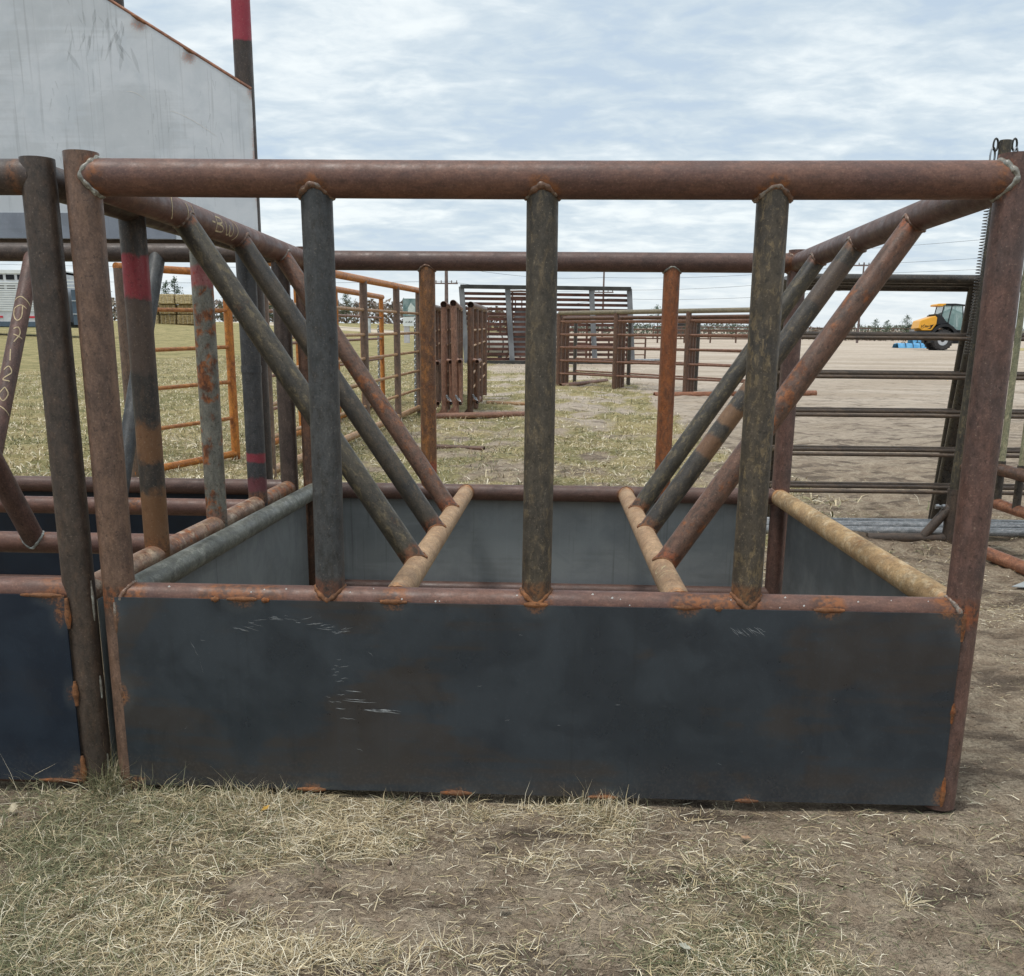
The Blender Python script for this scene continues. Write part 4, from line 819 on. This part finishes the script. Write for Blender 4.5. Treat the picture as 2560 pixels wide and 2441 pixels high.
# roadside sign
t = thing('billboard', 'roadside sign with grey-green picture panel on a pale pillar', 'sign', (-10.1, 75, GL(-10.1, 75)))
MB().box((0, 0, 0), (.40, .3, 1.2)).build('pillar', plain('sign_pillar', (196, 194, 198), .7, .08), t)
MB().box((-.04, -.04, 1.2), (1.5, .34, 1.85)).build('name_panel', plain('sign_white_panel', (224, 230, 232), .5, .05), t)
for k in range(6): MB().box((.16+k*.085, -.05, 1.45), (.16+k*.085+(.05 if k != 1 else .02), -.041, 1.52+.05*(k % 2))).build('letter', M['mark'], t)
bd = MB().box((-.04, -.02, 1.9), (1.5, .32, 3.15)).build('picture_panel', plain('sign_picture_print', (96, 122, 124), .5, .4, 3, c2=(140, 158, 160)), t)
MB().prism([(.32, 2.0), (.34, 2.5), (.55, 2.85), (.85, 2.55), (.85, 2.0)], -.03, -.021).build('picture_shape', plain('sign_pale_print', (210, 220, 218), .5, .1), bd)
# ------------------------------------------------------------------ stock trailer and hay bales on the left
t = thing('stock_trailer', 'silver livestock trailer with ribbed side and slots, at the left edge', 'trailer', (-30, 59, GL(-30, 59)-.05))
M['alu'] = plain('trailer_aluminium', (206, 210, 216), .35, .10, 2, spec=.6); M['aluw'] = plain('trailer_white_side', (226, 230, 232), .4, .05, 2); M['slot'] = plain('trailer_dark_interior', (34, 36, 42), .8, .2); M['tape'] = plain('red_reflective_tape', (206, 48, 66), .4, .08); M['bluegrey'] = plain('blue_grey_panel', (82, 98, 114), .5, .12, 2)
X0, X1 = -9.0, 2.1
MB().box((X0, 0, .9), (X1, 2.4, 3.75)).build('body', M['alu'], t); MB().box((X0, -.03, .62), (X1, 2.4, .9)).build('skirt', M['bluegrey'], t); MB().box((X0, -.05, 3.62), (X1, 2.45, 3.82)).build('top_edge', M['aluw'], t)
for k in range(13): z = 1.52+k*.13; MB().box((X0, -.045, z), (X1, -.002, z+.07)).build('side_rib', M['aluw'], t)
for row, z in ((0, 3.26), (1, 3.48-.78+.15)):
    for k in range(16): x = X0+.25+k*.68; MB().box((x, -.02, 3.28 if row == 0 else 2.72+.0), (x+.50, -.003, 3.56 if row == 0 else 3.0)).build('slot', M['slot'], t)
for k in range(6): x = X0+.6+k*1.95; MB().box((x, -.03, 1.12), (x+.85, -.004, 1.22)).build('reflector_tape', M['tape'], t)
mbx = MB().box((X1+.4, .1, .75), (X1+1.4, 2.2, 2.75)).build('nose_panel', M['bluegrey'], t)
for z in (1.35, 2.1): MB().box((X1+.4, .07, z), (X1+1.4, .098, z+.03)).build('trim_strip', M['aluw'], t)
for z in (2.85, 3.05, 3.25): MB().box((X1, .1, z), (X1+1.4, .16, z+.05)).build('headboard_rail', M['aluw'], t)
pipe('headboard_post', (X1+1.0, .12, 2.75), (X1+1.0, .12, 3.4), .03, M['aluw'], t, seg=8); MB().box((X1, .3, .7), (X1+1.5, 2.1, .9)).build('hitch_frame', M['mark'], t)
for x in (-5.6, -4.5):
    for y in (.25, 2.15): pipe('wheel', (x, y-.14, .5), (x, y+.14, .5), .5, M['tyre'], t, seg=24)
M['hay'] = plain('baled_hay', (200, 182, 142), .95, .5, 5, c2=(132, 116, 88), stretch=(1, 1, 1.6), bump=.6); M['hay2'] = plain('weathered_baled_hay', (166, 146, 104), .95, .5, 5, c2=(92, 78, 56), stretch=(1, 1, 1.6), bump=.6); M['twine'] = plain('bale_twine', (232, 228, 210), .8, .1)
bl = [(0, 0), (1, 0), (2, 0), (-1, 0), (-2, 0), (0, 1), (1, 1), (-1, 1), (0, 2), (1, 2)]
nm = {0: 'bottom', 1: 'middle', 2: 'top'}; cn = {-2: 'far left column', -1: 'left column', 0: 'middle column', 1: 'tallest column', 2: 'right column'}
for (cx, rz_) in bl:
    x = -34.9+cx*1.62+.8; y = 92+random.uniform(-.3, .3); hgt = .86+random.uniform(-.02, .0); g0 = GL(-34, 92)-.02
    t = thing('hay_bale', ('square hay bale of the %s row in the stack, %s' % (nm[rz_], cn[cx])) if (cx, rz_) != (1, 2) else 'square hay bale topping the tallest column of the stack', 'hay bale', (x, y, g0+rz_*.885), 'stacked hay bales')
    mb = MB(); n = 6
    b2 = mb.box((-.76+random.uniform(-.03, .03), 0, 0), (.76+random.uniform(-.03, .03), 1.2, hgt)).build('hay', M['hay' if random.random() < .6 else 'hay2'], t, bevel=.09)
    for k in range(4): xx = -.6+k*.4; MB().box((xx, -.012, .06), (xx+.012, -.001, hgt-.06)).build('twine', M['twine'], t)
# ------------------------------------------------------------------ power poles and wires
M['pole'] = plain('weathered_pole', (128, 112, 108), .85, .2, 3); M['wire'] = plain('overhead_wire', (92, 98, 106), .6, .1)
PZ = []
for (x, y, top, arms, lbl) in ((-9.55, 100, 10.6, (9.4, 7.9, 5.6), 'rusty brown power pole left of the slatted frame'), (6.2, 115, 12.2, (11.2, 8.05), 'thin grey power pole with crossarm behind the slatted frame'), (32.8, 110, 10.9, (10.6,), 'slim power pole between the right slanted bars')):
    g0 = GL(x, y); t = thing('power_pole', lbl, 'power pole', (x, y, g0)); pipe('pole', (0, 0, -.1), (0, 0, top-g0), .22 if x < 0 else .13, M['pole'], t, r1=.14 if x < 0 else .08, seg=10, ring=2)
    for k, z in enumerate(arms):
        MB().box((-1.1, -.06, z-g0-.06), (1.1, .06, z-g0+.06)).build('crossarm', M['pole'], t)
        for xx in (-1.0, -.5, .5, 1.0): pipe('insulator', (xx, 0, z-g0+.06), (xx, 0, z-g0+.28), .05, M['pole'], t, seg=6)
    if x > 0: MB().path([(0, 0, top-g0-1.0), (.8, -.2, top-g0-.75), (1.5, -.3, top-g0-.8)], .05, 6).build('lamp_arm', M['pole'], t); MB().box((1.4, -.5, top-g0-.92), (1.9, -.1, top-g0-.76)).build('lamp_head', M['pole'], t)
def wire(label, pts, sag):
    mb = MB(); out = []
    for (a2, b2) in zip(pts, pts[1:]):
        a2, b2 = Vector(a2), Vector(b2)
        for i in range(16): f = i/16; p = a2.lerp(b2, f); out.append(p-Vector((0, 0, sag*4*f*(1-f))))
    out.append(Vector(pts[-1])); o = mb.path(out, .015, 5).build('power_line', M['wire'], None); tag(o, label, 'wire', 'overhead power lines')
for k, (zl, z1, z2, z3, z4, lbl) in enumerate(((12, 10.5, 11.4, 12.2, 15.5, 'topmost overhead power line strung between the poles'), (10.5, 9.6, 9.6, 10.7, 13.2, 'second highest overhead power line strung between the poles'), (9, 8.1, 8.3, 9.8, 11.8, 'third highest overhead power line strung between the poles'), (7.5, 5.8, 7.4, 8.4, 10.2, 'lowest overhead power line strung between the poles'))):
    wire(lbl, [(-75, 108, zl), (-9.55+.4*k-.6, 99.9, z1), (6.2+.4*k-.6, 114.9, z2), (32.8+.4*k-.6, 109.9, z3), (72, 92, z4)], .5)
# far wire fence along the road
t = thing('wire_fence', 'thin wire fence with posts along the far side of the left field', 'fence', (-30, 96, GL(-30, 96)))
for k in range(13):
    x = -26+k*4.4; g0 = GL(-30+x, 96)-GL(-30, 96); pipe('post', (x, 0, g0-.1), (x, 0, g0+1.5), .07 if k % 3 else .13, M['pole' if k % 3 else 'shed'], t, seg=6)
for z in (.5, .9, 1.35): MB().path([(-26+k*4.4, .08, GL(-30-26+k*4.4, 96)-GL(-30, 96)+z) for k in range(13)], .018, 4).build('wire', M['wire'], t)
fence_panel('pipe_fence', 'far dark pipe fence across the yard in front of the low sheds', (13, 128), (62, 140), [.5, 1.0, 1.5], [k/14 for k in range(15)], .07, .06, .08, 'fd', 'fd', 'fd', base=False, cat='fence')
fence_panel('pipe_fence', 'far brown pipe fence left of the low sheds behind the nested panels', (8, 96), (24, 104), [.4, .8, 1.2], [k/6 for k in range(7)], .07, .06, .08, 'fd', 'fd', 'fd', base=False, cat='fence')

# ------------------------------------------------------------------ trees
def leafmat(name, c, c2):
    m, nt, b = new_mat(name); g = N(nt, 'ShaderNodeNewGeometry').outputs['Random Per Island']
    nt.links.new(mix(nt, g, rgb(*c), rgb(*c2)), b.inputs['Base Color']); b.inputs['Roughness'].default_value = .9; b.inputs['Specular IOR Level'].default_value = .1
    return m
M['conif'] = leafmat('conifer_needles', (52, 74, 54), (84, 104, 78)); M['bare'] = leafmat('bare_twigs', (120, 108, 102), (150, 138, 126)); M['grove'] = leafmat('hazy_grove', (96, 106, 96), (128, 128, 116)); M['bark'] = plain('bark', (86, 76, 66), .9, .3)
def leaves(mb, r_, cx, cy, z, sx, sz, n, s0):
    for i in range(n):
        p = Vector((cx+r_.gauss(0, sx), cy+r_.gauss(0, sx), z+r_.gauss(0, sz)))
        a2, b2 = [Vector((r_.uniform(-1, 1), r_.uniform(-1, 1), r_.uniform(-.8, .8))).normalized()*s0*r_.uniform(.6, 1.3) for _ in range(2)]
        mb.add([p, p+a2, p+a2*.6+b2], [(0, 1, 2)])
def tree(label, x, y, h, w_, seed, mat='conif', group=None, slim=1.0):
    r_ = random.Random(seed); t = thing('tree', label, 'tree', (x, y, GL(x, y)), group); pipe('trunk', (0, 0, -.1), (0, 0, h*.93), h*.022, M['bark'], t, seg=7, r1=h*.006, ring=1)
    mb = MB(); n = int(26*slim)+10
    for i in range(n):
        f = .12+.88*(i/n); rad = w_*.5*(1-f)**.7*r_.uniform(.55, 1.15)+.1; a2 = r_.uniform(0, 6.3)
        leaves(mb, r_, math.cos(a2)*rad*.6, math.sin(a2)*rad*.6, h*f, rad*.36, h*.028, 34, h*.032)
    mb.build('crown', M[mat], t)
for i, (x, y, h, w_, lbl) in enumerate(((40.5, 130, 2.6, 2.4, 'left one of the small pines left of the building'), (42.2, 131, 2.5, 2.2, 'middle one of the small pines left of the building'), (44.3, 130, 3.1, 2.6, 'right and tallest of the small pines left of the building'))): tree(lbl, x, y, h, w_, 20+i)
for i, (x, y, h, w_, lbl) in enumerate(((11.3, 140, 2.2, 3.4, 'low pine left of the big dark pine beyond the nested panels'), (14.6, 140, 4.2, 5.2, 'big dark spreading pine beyond the nested panels'), (18.6, 142, 2.4, 3.0, 'small pine right of the big dark pine'), (25.5, 145, 2.8, 2.2, 'pointed pine left of the pale shed'), (27.8, 145, 2.2, 2.0, 'short pine nearest the pale shed'), (-2.6, 120, 2.7, 2.4, 'dark pine seen through the left bay of the slatted frame'))): tree(lbl, x, y, h, w_, 40+i)
for i in range(9): tree(('tall dark conifer in the row behind the hay bales, number %s from left' % ('one', 'two', 'three', 'four', 'five', 'six', 'seven', 'eight', 'nine')[i]), -66+i*4.6+random.uniform(-.8, .8), 150+random.uniform(-6, 6), random.uniform(4.0, 6.2), random.uniform(3.5, 4.6), 60+i, group='conifers behind the hay bales')
def hedge(name, label, x0, x1, y, h, n, mat, seed, s0):
    r_ = random.Random(seed); mb = MB()
    for i in range(n):
        x = r_.uniform(x0, x1); yy_ = y+r_.uniform(-4, 4); hh = h*(.45+.75*float(fbm(x*.12, seed, 3, 3))); z = GL(x, yy_)+hh*r_.random()**.8
        p = Vector((x, yy_, z)); a2, b2 = [Vector((r_.uniform(-1, 1), r_.uniform(-1, 1), r_.uniform(-.9, .9))).normalized()*s0*r_.uniform(.6, 1.4) for _ in range(2)]
        mb.add([p, p+a2, p+a2*.5+b2], [(0, 1, 2)])
    tag(mb.build(name, M[mat], None), label, 'trees', kind='stuff')
hedge('distant_wood', 'grey-brown leafless wood along the far horizon on the left', -150, 2, 190, 4.2, 9000, 'bare', 5, .8)
hedge('distant_wood', 'grey-green wood along the far horizon on the right', 4, 110, 230, 2.3, 9000, 'grove', 6, .45)
hedge('distant_scrub', 'grey leafless scrub below the small pines on the right', 33, 50, 136, 1.3, 1800, 'bare', 7, .3)

# ------------------------------------------------------------------ grass, clods, leaves
def blades(name, label, n, xr, yr, Lr, wr, dens, seed, green=.35, lie=.75, zoff=0.0, tufts=0):
    r_ = np.random.default_rng(seed); X = r_.uniform(*xr, n*4); Y = r_.uniform(*yr, n*4)
    if yr[1] > 6: Y = yr[0]+(yr[1]-yr[0])*r_.random(n*4)**1.5
    keep = r_.random(n*4) < dens(X, Y); X, Y = X[keep][:n], Y[keep][:n]; n = len(X)
    if tufts:
        k_ = r_.integers(0, tufts, n); cx, cy = X[:tufts][k_], Y[:tufts][k_]; rad_ = r_.uniform(.006, .030, tufts)[k_]; ang = r_.uniform(0, 2*np.pi, n); rr_ = rad_*1.5*np.sqrt(r_.random(n)); X, Y = cx+np.cos(ang)*rr_, cy+np.sin(ang)*rr_; tsc = r_.uniform(.45, 1.2, tufts)[k_]; tgr = (r_.random(tufts) < green)[k_]
    clump = fbm(X*4, Y*4, 71, 3); gmask = fbm(X*1.3+7, Y*1.3, 77, 4)
    L = r_.uniform(*Lr, n)*(.55+.9*clump); wd = r_.uniform(*wr, n); az = r_.uniform(0, 2*np.pi, n)
    if tufts: az = ang+r_.normal(0, 1.1, n); L = L*tsc
    el = np.clip(r_.normal(1.0-lie, .34 if lie < .85 else .16, n), .03, 1.45); el2 = np.clip(el-r_.uniform(.1, .9, n), -.35, 1.4)
    Z = gz(X, Y)+micro(X, Y)+zoff+r_.uniform(-.002, .008, n)*(lie > .5)
    base = np.stack([X, Y, Z], -1); d1 = np.stack([np.cos(az)*np.cos(el), np.sin(az)*np.cos(el), np.sin(el)], -1); az2 = az+r_.normal(0, .35, n)
    d2 = np.stack([np.cos(az2)*np.cos(el2), np.sin(az2)*np.cos(el2), np.sin(el2)], -1)
    side = np.stack([-np.sin(az), np.cos(az), np.zeros(n)], -1); tw = r_.uniform(-.8, .8, n)[:, None]; side = side*np.cos(tw)+np.array([0, 0, 1.0])*np.sin(tw)
    mid = base+d1*(L*.5)[:, None]; tip = mid+d2*(L*.5)[:, None]; lowz = gz(tip[:, 0], tip[:, 1])+micro(tip[:, 0], tip[:, 1])+.003; tip[:, 2] = np.maximum(tip[:, 2], lowz)
    hw_ = side*(wd*.5)[:, None]
    V = np.stack([base-hw_, base+hw_, mid+hw_*.85, mid-hw_*.85, tip], 1).reshape(-1, 3)
    o = np.arange(n)*5; quads = np.stack([o, o+1, o+2, o+3], -1); tris = np.stack([o+3, o+2, o+4], -1)
    me = bpy.data.meshes.new(name); me.vertices.add(len(V)); me.vertices.foreach_set('co', V.ravel()); li = np.concatenate([quads, tris], 1).ravel()
    me.loops.add(len(li)); me.loops.foreach_set('vertex_index', li); me.polygons.add(2*n); st = np.stack([np.arange(n)*7, np.arange(n)*7+4], -1).ravel(); me.polygons.foreach_set('loop_start', st)
    straw = np.array([[lin(220), lin(205), lin(172)], [lin(198), lin(181), lin(144)], [lin(164), lin(146), lin(116)], [lin(236), lin(226), lin(202)]]); grn = np.array([[lin(122), lin(124), lin(92)], [lin(98), lin(102), lin(76)], [lin(152), lin(150), lin(118)]])
    isg = r_.random(n) < np.clip(green+(gmask-.5)*1.7, .04, .8)
    if tufts: isg = tgr & (r_.random(n) < .8)
    c = np.where(isg[:, None], grn[r_.integers(0, 3, n)], straw[r_.integers(0, 4, n)])*r_.uniform(.62, 1.2, n)[:, None]
    ca = np.ones((n, 5, 4), 'f'); ca[:, :, :3] = c[:, None, :]
    at = me.attributes.new('col', 'FLOAT_COLOR', 'POINT'); at.data.foreach_set('color', ca.ravel()); me.update(calc_edges=True)
    return tag(link(name, me, M['blade'], None), label, 'grass', kind='stuff')
m, nt, b = new_mat('grass_blades'); nt.links.new(N(nt, 'ShaderNodeAttribute', attribute_name='col').outputs['Color'], b.inputs['Base Color']); b.inputs['Roughness'].default_value = .75; b.inputs['Specular IOR Level'].default_value = .2; M['blade'] = m
fd = lambda x, y: np.clip(grassf(x, y)**1.6*(.15+1.5*np.clip(fbm(x*7, y*7, 93, 3)-.3, 0, 1)**1.2*1.3)+.03, 0, 1)
blades('dry_grass', 'matted dry straw and green grass along the front of the feeders', 56000, (-.9, 3.4), (-1.35, -.055), (.02, .085), (.0009, .0020), fd, 1, .30, .90)
blades('straw_litter', 'fine broken straw litter lying flat on the foreground soil', 26000, (-.9, 3.4), (-1.35, -.055), (.006, .028), (.0009, .0020), lambda x, y: np.clip(.12+grassf(x, y)*.75, 0, 1)*(.3+fbm(x*9, y*9, 95, 2)), 12, .12, .97)
blades('wispy_grass', 'long wispy bent grass on the left of the foreground', 5000, (-.9, .9), (-1.35, -.055), (.07, .16), (.0009, .0016), lambda x, y: np.clip(grassf(x, y), 0, 1)*np.clip((.9-x)/.9, .05, 1)*(fbm(x*3, y*3, 96, 2) > .45), 8, .55, .66)
blades('standing_grass', 'upright grass blades standing against the feeder plates', 1700, (-.9, 2.5), (-.17, -.052), (.03, .11), (.0009, .0016), lambda x, y: np.clip(grassf(x, y)*1.1, 0, 1)*(fbm(x*5, y*5, 94, 2) > .52), 2, .42, .3)
blades('tufted_grass', 'loose straw tufts scattered over the foreground', 7000, (-.9, 3.4), (-1.35, -.06), (.04, .09), (.0011, .0022), lambda x, y: np.clip((grassf(x, y)-.2)*1.2, 0, 1)*(fbm(x*6, y*6, 91, 2) > .60), 3, .10, .5)
blades('grass_tufts', 'rooted straw-coloured tufts of short grass in the foreground', 9000, (-.9, 3.2), (-1.3, -.06), (.025, .075), (.0010, .0021), lambda x, y: np.clip(grassf(x, y)+.06, 0, 1), 13, .22, .55, tufts=300)
blades('rear_tufts', 'rooted grass tufts behind the feeders', 14000, (-3.6, 4.4), (2.55, 11), (.04, .10), (.0022, .0042), lambda x, y: np.clip(grassf(x, y)+.04, 0, 1), 14, .35, .40, tufts=700)
blades('dirt_straw', 'short dead straw strewn over the bare dirt on the right', 34000, (1.6, 5.4), (-1.3, 5.4), (.010, .055), (.0012, .0028), lambda x, y: np.clip(.32+(fbm(x*2.6, y*2.6, 61, 3)-.5)*2.4, .05, 1), 4, .06, .93)
blades('patch_straw', 'short broken straw lying on the bare soil patch', 1100, (.1, 2.0), (-1.0, -.3), (.012, .06), (.0009, .002), lambda x, y: x*0+.6, 9, .1, .93)
blades('rear_grass', 'dry grass growing behind the feeders', 130000, (-3.8, 4.6), (2.5, 13), (.02, .055), (.002, .004), lambda x, y: np.clip(grassf(x, y)**1.6, .02, 1), 5, .16, .78)
blades('field_grass', 'taller grass of the field on the left', 130000, (-14, 4.5), (5, 42), (.04, .11), (.005, .011), lambda x, y: np.clip(grassf(x, y)**1.5, 0, 1)*np.clip((x+y*.75+4)/4, 0, 1), 6, .28, .40)
blades('gap_grass', 'green grass tuft growing in the gap between the two feeders', 700, (-.10, -.02), (-.10, .05), (.05, .16), (.0010, .002), lambda x, y: x*0+1, 7, .6, .15)
# clods and pebbles
mb = MB(); r_ = random.Random(3)
for i in range(6000):
    x, y = r_.uniform(-.6, 3.6), r_.uniform(-1.3, -.06)
    if i > 2600: x, y = r_.uniform(2.45, 4.6), r_.uniform(-1.0, 4.3)
    if r_.random() < float(grassf(x, y))*.9: continue
    s_ = .0015+.009*r_.random()**5; z = GH(x, y)+s_*.2
    vs = [Vector((x, y, z))+Vector(v)*s_*r_.uniform(.7, 1.3) for v in ((1, 0, 0), (-1, .1, 0), (.1, 1, 0), (0, -1, .1), (0, .1, .8), (.1, 0, -.7))]
    mb.add(vs, [(0, 2, 4), (2, 1, 4), (1, 3, 4), (3, 0, 4), (2, 0, 5), (1, 2, 5), (3, 1, 5), (0, 3, 5)])
tag(mb.build('dirt_clods', plain('dirt_clod', (150, 132, 114), .95, .3, 90, c2=(112, 96, 82)), None, smooth=80), 'small soil clods and pebbles on the bare ground', 'clods', kind='stuff')
def leaf(label, x, y, s_, col, rz, curl=.5):
    s_ *= .8; col = tuple(int(q*.8+20) for q in col)
    mb = MB(); n = 6; vs = []
    for i in range(n+1):
        t = i/n; h = s_*.42*math.sin(math.pi*min(1, t*.93+.05))*(1+.25*math.sin(i*2.6)); z = s_*curl*(t-.4)**2
        vs += [(s_*(t-.5), -h, z+h*.35), (s_*(t-.5), 0, z), (s_*(t-.5), h, z+h*.3)]
    mb.add(vs, [(3*i+a2, 3*i+a2+3, 3*i+a2+4, 3*i+a2+1) for i in range(n) for a2 in (0, 1)]); mb.path([(-s_*.5, 0, s_*curl*.16), (-s_*.75, 0, s_*curl*.2)], s_*.02, 5)
    o = mb.build('fallen_leaf', plain('leaf_%d' % int(1000*x), col, .7, .2, 60), None, smooth=60); o.location = (x, y, GH(x, y)+.018); o.rotation_euler = (r_.uniform(-.4, .4), r_.uniform(-.4, .4), rz); tag(o, label, 'leaf')
leaf('small bright yellow leaf in the grass below the left part of the plate', .45, -.18, .034, (226, 172, 66), .8)
leaf('cream dry leaf in the grass at the far left, below the second feeder', -.259, -.227, .042, (220, 204, 170), 1.9)
leaf('tan curled leaf in the grass just right of the feeder gap', .112, -.277, .036, (190, 172, 128), .3)
leaf('pale orange dry leaf on the soil below the right half of the plate', 1.789, -.27, .034, (224, 178, 138), 2.4)
leaf('grey dry leaf lying at the right end of the bare soil patch', 1.053+.10, -.67, .04, (172, 160, 140), .5)
leaf('pale folded leaf in the straw near the bottom edge', 1.56, -.80, .035, (206, 204, 184), 2.9)
